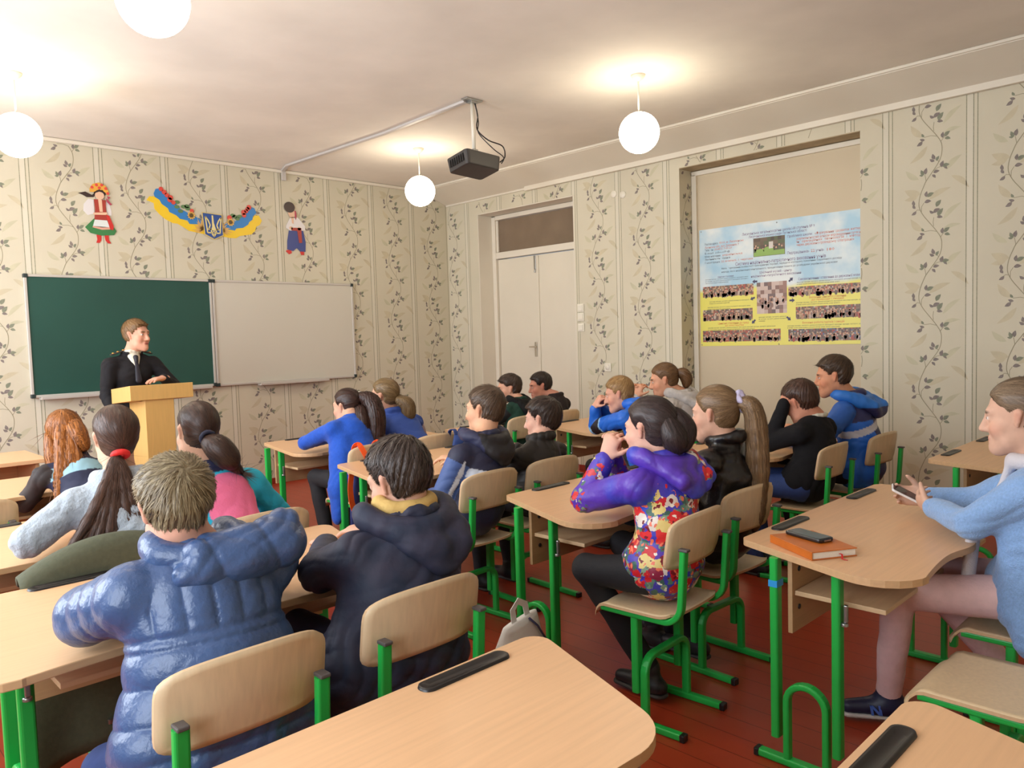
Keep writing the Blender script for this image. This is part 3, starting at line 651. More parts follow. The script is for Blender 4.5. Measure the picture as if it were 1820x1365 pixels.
# ---------------------------------------------------------------- school desks
def catmull(p, k=4): return smooth_line(p, k)
def make_desk(cx, fy, label, z=.72, W=1.22, D=.62, S=-.20, lo=0.0):
    """cx, fy: middle of the straight front edge (board side); the top leans left by S towards the pupils"""
    t = tag(empty('school_desk', (cx, fy, 0)), label, 'desk', 'two-seat school desks')
    h = W / 2
    near = [(-h + S + .10, -D), (-h + S + .30, -D + .012), (-h + S + .52, -D + .030), (S, -D + .012), (h + S - .52, -D + .030), (h + S - .30, -D + .012), (h + S - .10, -D)]
    poly = round_poly([(h, 0), (-h, 0), (-h + S, -D), (h + S, -D)], [.045, .045, .14, .14], 7)
    # replace the straight pupil edge by a gently waved one
    out = []
    for a, b in poly:
        out.append((a, b))
    iL = max(range(len(out)), key=lambda i: (-out[i][1], -out[i][0]))
    ne = [p for p in catmull([(-h + S + .16, -D), (-h + S + .33, -D + .018), (-h + S + .48, -D + .022), (S, -D - .004), (h + S - .48, -D + .022), (h + S - .33, -D + .018), (h + S - .16, -D)], 4)]
    k0 = [i for i, p in enumerate(out) if abs(p[1] + D) < 1e-4]
    out = out[:k0[0] + 1] + ne[1:-1] + out[k0[-1]:] if out[k0[0]][0] < out[k0[-1]][0] else out
    q = MB(); q.prism(out, z - .022, z, m=0, mside=1); q.build('desktop', [BEECH, BEECH_EDGE], t, .003)
    for sx in (-1, 1):
        q = MB(); L, w = .25, .048
        o = rrect(L, w, .022, 5); i = rrect(L - .016, w - .016, .015, 5); c = rrect(L - .05, w - .026, .010, 5); n = len(o)
        rings = [[(a, b, 0) for a, b in o], [(a, b, .006) for a, b in rrect(L - .004, w - .004, .02, 5)], [(a, b, .0062) for a, b in i], [(a, b, .0008) for a, b in c]]
        V = [p for r in rings for p in r]; F = []
        for k in range(3):
            for a in range(n): F.append((k * n + a, k * n + (a + 1) % n, (k + 1) * n + (a + 1) % n, (k + 1) * n + a))
        F.append(tuple(3 * n + a for a in range(n))); q.add(V, F, 0, True)
        tr = q.build('pencil_tray', BLACK_PL, t); tr.location = (sx * .335, -.040, z + .0002)
    lx = {-1: -h + .26 * S + lo, 1: h + .58 * S - .02}
    prof = rrect(.028, .042, .009, 3); prof2 = rrect(.022, .034, .008, 3)
    for sx in (-1, 1):
        x = lx[sx]
        for y in (-.16, -.365):
            q = MB(); q.sweep([(x, y, z - .023), (x, y, .09)], prof, up=(1, 0, 0)); q.build('leg', GREEN, t)
        xi = x; zt = .285
        arch = [(xi, -.197, .027)] + [(xi, -.2625 + .0655 * math.cos(a), zt - .0655 + .0655 * math.sin(a)) for a in np.linspace(0, PI, 13)] + [(xi, -.328, .027)]
        q = MB(); q.sweep(arch, prof2, up=(1, 0, 0), smooth=False); q.build('leg_arch', GREEN, t)
        q = MB(); q.sweep([(xi, -.10, .014), (xi, -.43, .014)], rrect(.036, .026, .008, 3)); q.build('foot_bar', GREEN, t)
        for y in (-.092, -.438):
            q = MB(); q.box((xi, y, .0135), (.038, .02, .027)); q.build('foot_cap', BLACK_PL, t, .004)
        q = MB()
        q.box((x - .018 * sx * 0 + .0, -.365 - .026, z - .16), (.014, .012, .055)); q.lathe([(0, .012), (.012, .010), (.012, 0)], c=(x - .0, -.365 - .021, z - .2), n=12); q.build('clamp', STEEL, t, .003)
    q = MB(); q.box(((lx[-1] + lx[1]) / 2 + .01, -.19, z - .155), (lx[1] - lx[-1] - .06, .016, .26)); q.build('modesty_panel', BEECH_EDGE, t, .002)
    q = MB()
    for zz in (z - .075, z - .205): q.lathe([(0, .003), (.009, .002), (.009, -.001)], c=(0, 0, 0), n=12); q.v[-36:] = [(lx[-1] + .09 + b, -.1985 - c, zz + a) for a, b, c in q.v[-36:]]
    q.build('screw_cap', BLACK_PL, t)
    q = MB(); q.box(((lx[-1] + lx[1]) / 2 + .01, -.345, z - .150), (lx[1] - lx[-1] - .09, .29, .016)); q.build('book_shelf', PLY_EDGE, t, .002)
    return t
DESKS = {}
DESKS['near'] = make_desk(.735, 1.305, 'empty school desk nearest the camera, behind the chair of the blue puffer boy', D=.52, S=-.19)
DESKS['corner'] = make_desk(.985, .52, 'school desk showing only a corner and one pencil tray at the bottom right edge', D=.6)
DESKS['puffer'] = make_desk(1.01, 2.745, 'school desk of the blue puffer jacket boy and the dark coat boy', D=.76, S=-.2, lo=.115)
DESKS['gray'] = make_desk(.98, 3.84, 'school desk of the girl in the pale grey sweater, olive coat chair before it', D=.80)
DESKS['orange'] = make_desk(.98, 5.22, 'school desk where the auburn-haired girl sits, in front of the lectern', D=.72)
DESKS['woman'] = make_desk(3.065, 1.355, 'school desk with the orange notebook, where the light blue cardigan woman sits', D=.62, S=-.24, W=1.27)
DESKS['floral'] = make_desk(3.05, 2.56, 'school desk of the girl in the floral jacket, white bag leaning at its leg', D=.71, S=-.27)
DESKS['stripe'] = make_desk(3.06, 4.03, 'school desk of the boy with white sleeve stripes', D=.80, S=-.2)
DESKS['blue'] = make_desk(3.29, 5.40, 'school desk of the two girls in blue nearest the whiteboard', D=.86, S=-.18, W=1.24)
DESKS['right4'] = make_desk(5.12, 1.395, 'empty school desk by the right wall beyond the light blue cardigan woman', D=.62, W=1.24)
DESKS['black'] = make_desk(4.77, 2.74, 'school desk of the boy holding his head, below the poster', D=.70)
DESKS['grey'] = make_desk(5.24, 4.37, 'school desk of the bright blue jacket boy and the pale grey hooded girl', D=.84, S=-.30, W=1.24)
DESKS['green'] = make_desk(4.86, 5.20, 'school desk of the boy in the dark green hoodie, nearest the white door', z=.665, D=.62)

# ---------------------------------------------------------------- chairs
def make_chair():
    t = empty('school_chair')
    # seat: dished plywood with a waterfall front edge
    def sheet(nu, nv, f, thick, nrm_axis):
        q = MB(); V = []; 
        for s in (0, 1):
            for i in range(nu + 1):
                for j in range(nv + 1): V.append(f(i / nu, j / nv, s * thick))
        F = []; B = (nu + 1) * (nv + 1)
        id_ = lambda s, i, j: s * B + i * (nv + 1) + j
        for i in range(nu):
            for j in range(nv):
                F.append((id_(0, i, j), id_(0, i, j + 1), id_(0, i + 1, j + 1), id_(0, i + 1, j))); F.append((id_(1, i, j), id_(1, i + 1, j), id_(1, i + 1, j + 1), id_(1, i, j + 1)))
        q.add(V, F, 0, True)
        E = []
        for i in range(nu):
            E.append((id_(0, i, 0), id_(0, i + 1, 0), id_(1, i + 1, 0), id_(1, i, 0))); E.append((id_(0, i + 1, nv), id_(0, i, nv), id_(1, i, nv), id_(1, i + 1, nv)))
        for j in range(nv):
            E.append((id_(0, 0, j + 1), id_(0, 0, j), id_(1, 0, j), id_(1, 0, j + 1))); E.append((id_(0, nu, j), id_(0, nu, j + 1), id_(1, nu, j + 1), id_(1, nu, j)))
        for f in E: q.f.append(f); q.mi.append(1); q.sm.append(False)
        return q
    def rr(a, n=3.2):     # squircle half-extent for rounded corners
        return (1 - abs(a) ** n) ** (1 / n)
    def seatf(u, v, h):
        a, b = 2 * u - 1, 2 * v - 1
        # map the square onto a rounded square
        k = 1.0 if max(abs(a), abs(b)) < 1e-6 else max(abs(a), abs(b)) / (abs(a) ** 7 + abs(b) ** 7) ** (1 / 7)
        x, y = a * k * .185, b * k * .18
        z = .444 - .008 * (1 - (a * a)) * (b < .6) - .055 * max(0, (b - .62) / .38) ** 2 + .012 * max(0, (-b - .6) / .4) ** 2
        return (x, y, z + h - .009)
    sheet(14, 16, seatf, .010, 2).build('seat', [PLY, PLY_EDGE], t)
    def backf(u, v, h):
        a, b = 2 * u - 1, 2 * v - 1
        k = 1.0 if max(abs(a), abs(b)) < 1e-6 else max(abs(a), abs(b)) / (abs(a) ** 6 + abs(b) ** 6) ** (1 / 6)
        x = a * k * .195; z = .699 + b * k * .092 + (.016 * (1 - a * a) if b > 0 else .010 * (1 - a * a)) * abs(b)
        y = -.172 - .034 * (1 - a * a) - .03 * b * .5
        return (x, y + h, z)
    sheet(16, 12, backf, .010, 1).build('backrest', [PLY, PLY_EDGE], t)
    prof = rrect(.022, .034, .007, 3)
    for sx in (-1, 1):
        x = sx * .160
        q = MB(); bend = [(x, .13, .4235), (x, -.10, .4235)] + [(x, -.13 - .075 * math.sin(a), .4975 - .075 * math.cos(a)) for a in np.linspace(0.2, PI / 2 - .05, 8)] + [(x, -.218, .69)]
        q.sweep(bend, prof, up=(1, 0, 0)); q.build('back_post', GREEN, t)
        q = MB(); q.box((x, -.2185, .694), (.026, .036, .010)); q.build('post_cap', GREY_PL, t, .003)
        q = MB(); q.sweep([(x * .94, -.01, .412), (x * .94, -.01, .13)], rrect(.030, .040, .008, 3), up=(1, 0, 0)); q.build('leg', GREEN, t)
        q = MB(); q.sweep([(x * .94, .19, .014), (x * .94, -.19, .014)], rrect(.030, .026, .007, 3)); q.build('foot_bar', GREEN, t)
        for y in (.198, -.198):
            q = MB(); q.box((x * .94, y, .0135), (.033, .02, .027)); q.build('foot_cap', BLACK_PL, t, .004)
    xa = .150; yy = -.042
    arch = [(-xa, yy, .027), (-xa, yy, .20)] + [(-xa + .06 - .06 * math.cos(a), yy, .20 + .06 * math.sin(a)) for a in np.linspace(.2, PI / 2, 6)] + [(xa - .06 + .06 * math.sin(a), yy, .20 + .06 * math.cos(a)) for a in np.linspace(0, PI / 2 - .2, 6)] + [(xa, yy, .20), (xa, yy, .027)]
    q = MB(); q.sweep(arch, rrect(.024, .032, .007, 3), up=(0, 1, 0)); q.build('leg_arch', GREEN, t)
    return t
CH0 = make_chair(); _used = [0]
def chair(x, y, label, rz=0.0):
    c = CH0 if not _used[0] else dup(CH0); _used[0] = 1
    c.location = (x, y, 0); c.rotation_euler = (0, 0, rz); tag(c, label, 'chair', 'green-framed school chairs'); return c
chair(.72, 1.765, 'plywood chair with green frame under the boy in the shiny blue puffer jacket')
chair(1.245, 1.81, 'plywood chair with green frame under the boy in the long dark coat')
chair(2.40, 1.70, 'plywood chair with green frame under the girl in the purple floral jacket', .06)
chair(2.94, 1.775, 'plywood chair with green frame under the girl with the long blond ponytail', -.05)
chair(2.535, 2.945, 'plywood chair with green frame under the boy with white sleeve stripes', .04)
chair(3.035, 2.965, 'plywood chair with green frame under the boy in the black track jacket', -.05)
chair(4.28, 1.985, 'plywood chair with green frame under the black sweater boy holding his head')
chair(4.89, 1.935, 'plywood chair with green frame under the boy in the navy and bright blue jacket', -.06)
chair(2.78, 4.28, 'plywood chair with orange straps, under the girl in the royal blue cardigan')
chair(3.32, 4.32, 'plywood chair with a dark blue bag, under the girl in the blue waistcoat')
chair(4.22, 3.06, 'plywood chair under the boy in the bright blue jacket')
chair(4.78, 3.12, 'plywood chair under the girl in the pale grey hooded jacket')
chair(4.50, 4.63, 'plywood chair under the boy in the dark green hoodie')
chair(5.01, 4.64, 'plywood chair with rounded back, under the dark pullover boy by the door')
chair(.93, 2.99, 'chair with an olive coat over its back, under the girl in the pale grey sweater')
chair(1.38, 2.99, 'chair under the girl in the pink and turquoise hoodie')
chair(1.18, 4.26, 'chair under the girl with loose auburn hair')
chair(.62, 4.24, 'empty chair at the left edge, beside the girl with loose auburn hair')
chair(2.97, .63, 'plywood chair under the woman in the light blue cardigan')
chair(2.41, .585, 'empty plywood chair next to the woman in pink trousers')

# ---------------------------------------------------------------- lectern
LECT = mat('lectern_board', (214, 170, 100), .45, noise=(4, .05), stretch=(18, 18, 1.2))
t = tag(empty('lectern', (2.125, 6.05, 0)), 'tan wooden lectern with a broad slanted top in front of the officer', 'lectern')
q = MB(); q.prism([(-.215, 1.075), (-.215, 1.185), (.195, 1.150), (.195, 1.040)], -.225, .225, frame=lambda a, b, h: (h, a, b)); q.build('top_box', LECT, t, .003)
q = MB(); q.prism([(-.195, .03), (-.10, .03), (-.10, 1.06), (-.195, 1.075)], -.12, .085, frame=lambda a, b, h: (h, a, b))
for x in (-.11, .075): q.box((x, .02, .545), (.018, .24, 1.03))
q.build('pedestal', LECT, t, .002)
q = MB(); q.box((-.017, -.02, .015), (.36, .36, .03)); q.build('foot_plate', LECT, t, .003)

# teacher's table at the left edge, in front of the first desks
t = tag(empty('teacher_table', (.62, 5.95, 0)), 'light wooden table at the left edge beyond the auburn-haired girl', 'table')
q = MB(); q.box((0, 0, .748), (1.4, .62, .026)); q.build('tabletop', BEECH, t, .003)
q = MB(); q.box((0, .24, .42), (1.26, .018, .60)); q.build('modesty_panel', BEECH_EDGE, t, .002)
for x in (-.64, .64):
    q = MB(); q.box((x, 0, .3675), (.02, .54, .735)); q.build('side_board', BEECH_EDGE, t, .002)

# ---------------------------------------------------------------- things on the desks
def P2(x, y): return Vector((x, y, 0))
t = tag(empty('notebook', (2.455, 1.11, .7205), 0), 'thick orange-brown notebook lying on the desk of the light blue cardigan woman', 'notebook')
a0 = math.radians(-121); t.rotation_euler = (0, 0, a0)
LEA = mat('orange_leather', (196, 104, 34), .38, noise=(30, .06), bump=(260, .06))
Lb, Wb, Tb = .235, .165, .027
q = MB(); q.box((0, 0, Tb - .0015), (Lb, Wb, .003)); q.box((0, 0, .0015), (Lb, Wb, .003)); q.box((0, -Wb / 2 + .0015, Tb / 2), (Lb, .003, Tb - .006)); q.build('cover', LEA, t, .0012)
q = MB(); q.box((0, .001, Tb / 2), (Lb - .010, Wb - .010, Tb - .0065)); q.build('page_block', mat('paper', (236, 230, 216), .7, noise=(600, .05), stretch=(1, 1, 1)), t)
q = MB(); q.sweep([(Lb / 2 - .02, .02, Tb / 2), (Lb / 2 + .006, .022, .012), (Lb / 2 + .02, .012, .0025), (Lb / 2 + .035, .02, .002)], [(-.003, -.0005), (.003, -.0005), (.003, .0005), (-.003, .0005)]); q.build('ribbon', mat('red_ribbon', (210, 40, 44), .5), t)
t = tag(empty('phone', (2.487, 1.135, .7205 + Tb + .0008)), 'black mobile phone lying on top of the orange-brown notebook', 'phone'); t.rotation_euler = (0, 0, math.radians(-108))
PHB = mat('phone_black', (24, 24, 25), .22, spec=.6)
q = MB(); q.prism(rrect(.152, .068, .012, 5), .0, .013); q.build('shell', PHB, t, .004)
q = MB(); q.prism(rrect(.140, .060, .008, 5), .0132, .0136); q.build('screen', mat('phone_screen', (38, 38, 36), .12), t)
q = MB(); q.box((.077, 0, .0065), (.002, .03, .005)); q.build('chrome_edge', STEEL, t)

# white bag on the floor by the floral girl's desk
t = tag(empty('white_bag', (2.085, 2.155, 0)), 'white cloth bag standing on the floor by a green desk leg', 'bag'); t.rotation_euler = (0, 0, .25); t.scale = (1.5, 1, 1.02)
BAGM = mat('white_canvas', (248, 247, 245), .7, bump=(40, .25), noise=(6, .05))
V = []; nr = 12; nseg = 28
for i in range(nr + 1):
    f = i / nr; z = .012 + .30 * f; w = .145 * (1 - .42 * f ** 1.6) * (.86 + .14 * min(1, f * 6)); d = .085 * (1 - .80 * f ** 1.3) * (.8 + .2 * min(1, f * 6))
    for k in range(nseg):
        a = 2 * PI * k / nseg; wr = 1 + .04 * math.sin(5 * a + 9 * f) * math.sin(PI * f)
        V.append((w * wr * math.copysign(abs(math.cos(a)) ** .7, math.cos(a)) + .03 * f, d * wr * math.copysign(abs(math.sin(a)) ** .8, math.sin(a)), z))
F = [(i * nseg + k, i * nseg + (k + 1) % nseg, (i + 1) * nseg + (k + 1) % nseg, (i + 1) * nseg + k) for i in range(nr) for k in range(nseg)]
F += [tuple(range(nseg - 1, -1, -1)), tuple(nr * nseg + k for k in range(nseg))]
q = MB(); q.add(V, F, 0, True); q.build('bag_body', BAGM, t)
q = MB(); q.sweep([(.00, 0, .30), (.0, .006, .36), (.035, .012, .38), (.065, .006, .355), (.07, 0, .30)], [(-.013, -.0015), (.013, -.0015), (.013, .0015), (-.013, .0015)], up=(0, 1, 0)); q.build('carry_loop', BAGM, t)
q = MB(); q.tube([(.10, -.062, .20), (.075, -.042, .27), (.05, -.025, .31)], .004); q.build('zip', mat('zip_navy', (70, 72, 110), .5), t)
q = MB()
for k in range(9):
    a = math.radians(-20 + k * 32); q.box((.085 + .010 * math.cos(a), -.0595 + .0 , .185 + .012 * math.sin(a)), (.005, .012, .005))
q.build('emblem', mat('emblem_black', (40, 38, 42), .5), t)

# orange carrying straps and the things hung on chair backs in the first rows
STR = mat('orange_strap', (245, 92, 32), .55)
t = tag(empty('orange_straps', (2.78, 4.05, 0)), 'bright orange bag straps hung over the chair of the royal blue cardigan girl', 'bag')
flat = [(-.017, -.002), (.017, -.002), (.017, .002), (-.017, .002)]
cy0 = .0
for x0, x1, x2 in ((-.14, -.10, -.09), (.005, -.02, -.03)):
    q = MB(); q.sweep(smooth_line([(x0 - .01, .075, .70), (x0 - .01, .055, .795), (x0, .02, .812), (x0 + .01, .0, .79), ((x0 + x1) / 2 + .02, -.025, .70), (x1, -.03, .60), (x2, -.035, .50), (x2 + .02, -.04, .40)], 4), flat, up=(0, 1, 0.05)); q.build('strap', STR, t)
q = MB(); q.sweep([(-.115, -.028, .705), (-.07, -.032, .69), (-.02, -.026, .72)], flat, up=(0, 1, 0)); q.build('strap', STR, t)
t = tag(empty('drawstring_bag', (2.41, 3.80, 0)), 'dark blue drawstring bag with orange straps hanging below the striped jacket boy\'s desk', 'bag')
for pts in ([(.0, -.0, .69), (-.015, -.005, .60), (-.005, -.01, .50), (.03, -.014, .42), (.05, -.012, .36)], [(.075, .0, .69), (.08, -.004, .60), (.07, -.008, .50), (.055, -.012, .40), (.05, -.012, .34)]):
    q = MB(); q.sweep(smooth_line(pts, 4), flat, up=(0, 1, .05)); q.build('strap', STR, t)
q = MB(); V = []
for i in range(9):
    f = i / 8; z = .30 + .37 * f; w = .040 * math.sin(PI * min(1, .30 + f * .60)) + .008; d = .020
    for k in range(20):
        a = 2 * PI * k / 20; V.append((.042 + w * math.cos(a), .022 + d * math.sin(a), z))
q.add(V, [(i * 20 + k, i * 20 + (k + 1) % 20, (i + 1) * 20 + (k + 1) % 20, (i + 1) * 20 + k) for i in range(8) for k in range(20)] + [tuple(range(19, -1, -1)), tuple(160 + k for k in range(20))], 0, True); q.build('sack', mat('navy_sack', (42, 50, 110), .6, bump=(30, .2)), t)
t = tag(empty('blue_bag', (3.45, 4.10, 0)), 'dark blue bag with two loops hung on the blue waistcoat girl\'s chair', 'bag')
NB = mat('blue_bag_cloth', (38, 66, 130), .6, bump=(40, .2))
q = MB(); V = []
for i in range(9):
    f = i / 8; z = .40 + .39 * f; w = .10 * math.sin(PI * (.22 + f * .55)); d = .04
    for k in range(20):
        a = 2 * PI * k / 20; V.append((w * math.cos(a), -.07 + d * math.sin(a) * (1 - .4 * f), z))
q.add(V, [(i * 20 + k, i * 20 + (k + 1) % 20, (i + 1) * 20 + (k + 1) % 20, (i + 1) * 20 + k) for i in range(8) for k in range(20)] + [tuple(range(19, -1, -1)), tuple(160 + k for k in range(20))], 0, True); q.build('bag_body', NB, t)
for x in (-.045, .045):
    q = MB(); q.sweep(smooth_line([(x, -.07, .77), (x, -.05, .825), (x, -.0, .815), (x, .02, .75)], 4), [(-.014, -.003), (.014, -.003), (.014, .003), (-.014, .003)], up=(0, 1, .05)); q.build('strap', NB, t)

# olive coat over the back of the grey-sweater girl's chair
OL = mat('olive_cloth', (82, 84, 64), .85, noise=(60, .10), bump=(60, .2))
t = tag(empty('olive_coat', (.82, 2.795, -.06)), 'dark olive coat draped over the chair back behind the pale grey sweater girl', 'coat')
q = MB(); nu, nv = 26, 20; V = []
for j in range(nv + 1):
    for i in range(nu + 1):
        u = i / nu * 2 - 1; s = j / nv
        if s < .25: a = s / .25 * PI; y = .055 - .055 + .055 * math.cos(a) - .0; zz = .845 + .035 * math.sin(a) ; y = .05 * math.cos(a)
        else: f = (s - .25) / .75; y = -.05 - .03 * f - .012 * math.sin(8 * u + 3 * f) * f; zz = .845 - .62 * f
        wd = .265 + .06 * s
        zz -= .085 * abs(u) ** 2.0 * (1 if s < .6 else 1 - .5 * (s - .6))
        V.append((u * wd, y, zz))
for j in range(nv):
    for i in range(nu): q.f.append((j * (nu + 1) + i, j * (nu + 1) + i + 1, (j + 1) * (nu + 1) + i + 1, (j + 1) * (nu + 1) + i)); q.mi.append(0); q.sm.append(True)
q.v = V; o = q.build('coat_cloth', OL, t); so = o.modifiers.new('thick', 'SOLIDIFY'); so.thickness = .012
q = MB(); q.box((-.05, -.105, .30), (.05, .012, .018), rz=.2); q.build('zip_puller', STEEL, t, .004)
# ---------------------------------------------------------------- implicit surfaces for people and clothing
def unit(v):
    v = np.asarray(v, float); return v / (np.linalg.norm(v) + 1e-12)
A3 = lambda *v: np.array(v, float)
class Sdf:
    def __init__(s): s.p = []; s.clips = []; s.add = []
    def cap(s, a, b, ra, rb=None, k=.03, tag='', n=None, f=1.0, op=1):
        s.p.append(('c', np.asarray(a, float), np.asarray(b, float), ra, ra if rb is None else rb, k, tag, None if n is None else unit(n), f, op)); return s
    def ell(s, c, r, R=None, k=.03, tag='', op=1):
        s.p.append(('e', np.asarray(c, float), np.asarray(r, float), np.eye(3) if R is None else np.asarray(R, float), None, k, tag, None, 1.0, op)); return s
    def chain(s, pts, rs, **kw):
        for i in range(len(pts) - 1): s.cap(pts[i], pts[i + 1], rs[i], rs[i + 1], **kw)
        return s
    @staticmethod
    def dist(q, P):
        if q[0] == 'c':
            _, a, b, ra, rb, k, tg, n, f, op = q
            ba = b - a; pa = P - a; t = np.clip((pa @ ba) / (ba @ ba + 1e-9), 0, 1)
            v = pa - t[..., None] * ba
            if n is not None: v = v + ((v @ n) * (f - 1))[..., None] * n
            return np.sqrt((v * v).sum(-1)) - (ra + (rb - ra) * t), t
        _, c, r, R = q[:4]
        l = (P - c) @ R; k0 = np.sqrt(((l / r) ** 2).sum(-1)) + 1e-9; k1 = np.sqrt(((l / (r * r)) ** 2).sum(-1)) + 1e-9
        return k0 * (k0 - 1) / k1, np.zeros(k0.shape)
    def box(s, q):
        if q[0] == 'c':
            lo = np.minimum(q[1] - q[3], q[2] - q[4]); hi = np.maximum(q[1] + q[3], q[2] + q[4]); return lo, hi
        e = np.sqrt(((q[3] * q[2]) ** 2).sum(1)); return q[1] - e, q[1] + e
    def mesh(s, h, smooth=2):
        bs = [s.box(q) for q in s.p if q[9] > 0]
        lo = np.min([b[0] for b in bs], 0) - 3 * h; hi = np.max([b[1] for b in bs], 0) + 3 * h
        n = np.ceil((hi - lo) / h).astype(int) + 1
        D = np.full(n, 1.0, np.float32)
        ax = [lo[i] + h * np.arange(n[i]) for i in range(3)]
        for q in s.p:
            b = s.box(q); m = q[5] + 2.5 * h
            i0 = np.maximum(0, np.floor((b[0] - m - lo) / h).astype(int)); i1 = np.minimum(n, np.ceil((b[1] + m - lo) / h).astype(int) + 1)
            if (i1 <= i0).any(): continue
            sl = tuple(slice(i0[i], i1[i]) for i in range(3))
            P = np.stack(np.meshgrid(ax[0][sl[0]], ax[1][sl[1]], ax[2][sl[2]], indexing='ij'), -1)
            d, _ = s.dist(q, P); k = max(q[5], 1e-4); cur = D[sl]
            if q[9] > 0:
                hh = np.clip(.5 + .5 * (d - cur) / k, 0, 1); D[sl] = d * (1 - hh) + cur * hh - k * hh * (1 - hh)
            else:
                hh = np.clip(.5 - .5 * (cur + d) / k, 0, 1); D[sl] = cur * (1 - hh) - d * hh + k * hh * (1 - hh)
        if s.clips or s.add:
            P = np.stack(np.meshgrid(*ax, indexing='ij'), -1)
            for c in s.add: D = D + c(P)
            for c in s.clips: D = np.maximum(D, c(P))
        D[0], D[-1] = 1, 1; D[:, 0], D[:, -1] = 1, 1; D[:, :, 0], D[:, :, -1] = 1, 1
        return surface_nets(D, lo, h, smooth)
    def tags(s, V):
        best = np.full(len(V), 1e9); ti = np.zeros(len(V), int); tt = np.zeros(len(V)); names = []
        for q in s.p:
            if q[9] < 0: continue
            if q[6] not in names: names.append(q[6])
            d, t = s.dist(q, V); m = d < best
            best[m] = d[m]; ti[m] = names.index(q[6]); tt[m] = t[m]
        return np.array(names, object)[ti], tt

def surface_nets(D, lo, h, smooth):
    S = D < 0
    c = np.zeros(tuple(x - 1 for x in D.shape), np.int8); OFF = [(i, j, k) for i in (0, 1) for j in (0, 1) for k in (0, 1)]
    nx, ny, nz = c.shape
    for i, j, k in OFF: c += S[i:i + nx, j:j + ny, k:k + nz]
    I, J, K = np.nonzero((c > 0) & (c < 8)); N = len(I)
    idx = np.full(c.shape, -1, np.int32); idx[I, J, K] = np.arange(N)
    acc = np.zeros((N, 3)); cnt = np.zeros(N)
    for a in OFF:
        for b in OFF:
            if sum(b) - sum(a) != 1 or any(b[q] < a[q] for q in range(3)): continue
            da = D[I + a[0], J + a[1], K + a[2]].astype(float); db = D[I + b[0], J + b[1], K + b[2]].astype(float)
            m = (da < 0) != (db < 0); t = np.where(m, da / np.where(da == db, 1, da - db), 0)
            p = np.array(a, float) + t[:, None] * (np.array(b, float) - np.array(a, float)); acc[m] += p[m]; cnt[m] += 1
    V = lo + h * (np.stack([I, J, K], 1) + acc / np.maximum(cnt, 1)[:, None])
    Fs = []
    for axis in range(3):
        o1, o2 = (axis + 1) % 3, (axis + 2) % 3
        sa = [slice(None)] * 3; sb = [slice(None)] * 3
        sa[axis] = slice(0, -1); sb[axis] = slice(1, None)
        A = S[tuple(sa)]; B = S[tuple(sb)]; E = A != B
        E[tuple(slice(0, 1) if q == o1 else slice(None) for q in range(3))] = False; E[tuple(slice(0, 1) if q == o2 else slice(None) for q in range(3))] = False
        p = np.array(np.nonzero(E)); ok = np.ones(p.shape[1], bool)
        for q in (o1, o2): ok &= p[q] < c.shape[q]
        p = p[:, ok]
        if p.shape[1] == 0: continue
        def at(d1, d2):
            r = p.copy(); r[o1] -= d1; r[o2] -= d2; return idx[r[0], r[1], r[2]]
        quad = np.stack([at(1, 1), at(0, 1), at(0, 0), at(1, 0)], 1)
        inside = A[p[0], p[1], p[2]]
        quad[~inside] = quad[~inside][:, ::-1]; Fs.append(quad)
    F = np.concatenate(Fs); F = F[(F >= 0).all(1)]
    for it in range(smooth):
        nb = np.zeros_like(V); w = np.zeros(len(V))
        for a, b in ((0, 1), (1, 2), (2, 3), (3, 0)):
            for x, y in ((a, b), (b, a)):
                for ch in range(3): nb[:, ch] += np.bincount(F[:, x], V[F[:, y], ch], len(V))
                w += np.bincount(F[:, x], minlength=len(V))
        V = V * .45 + .55 * nb / np.maximum(w, 1)[:, None]
    return V, F
def vnormals(V, F):
    n = np.cross(V[F[:, 2]] - V[F[:, 0]], V[F[:, 3]] - V[F[:, 1]]); N = np.zeros_like(V)
    for a in range(4):
        for ch in range(3): N[:, ch] += np.bincount(F[:, a], n[:, ch], len(V))
    return N / (np.linalg.norm(N, axis=1) + 1e-12)[:, None]
def mesh_object(name, V, F, m, parent, col=None, hv=None, uv3=None):
    me = bpy.data.meshes.new(name); org = np.array(parent_origin(parent))
    V = V - org
    me.vertices.add(len(V)); me.vertices.foreach_set('co', V.astype(np.float32).ravel())
    me.loops.add(F.size); me.loops.foreach_set('vertex_index', F.astype(np.int32).ravel())
    me.polygons.add(len(F)); me.polygons.foreach_set('loop_start', np.arange(0, F.size, 4, dtype=np.int32)); me.polygons.foreach_set('loop_total', np.full(len(F), 4, np.int32))
    me.polygons.foreach_set('use_smooth', np.ones(len(F), bool)); me.update(calc_edges=True); me.validate()
    if col is not None:
        a = me.color_attributes.new('Col', 'FLOAT_COLOR', 'POINT'); a.data.foreach_set('color', np.concatenate([col, np.ones((len(col), 1))], 1).astype(np.float32).ravel())
    if hv is not None:
        a = me.attributes.new('strand', 'FLOAT_VECTOR', 'POINT'); a.data.foreach_set('vector', hv.astype(np.float32).ravel())
    me.materials.append(m)
    o = bpy.data.objects.new(name, me); COL.objects.link(o); o.parent = parent; return o
def parent_origin(p):
    x = Vector((0, 0, 0))
    while p: x += p.location; p = p.parent
    return x
_rs = np.random.RandomState(5); _ND = _rs.normal(size=(14, 3)); _NP = _rs.uniform(0, 6.28, 14)
def wob(P, freq, octv=14):
    d = _ND[:octv] / np.linalg.norm(_ND[:octv], axis=1)[:, None] * (freq * np.linspace(.6, 1.7, octv))[:, None]
    return np.sin(P @ d.T + _NP[:octv]).sum(-1) / math.sqrt(octv)
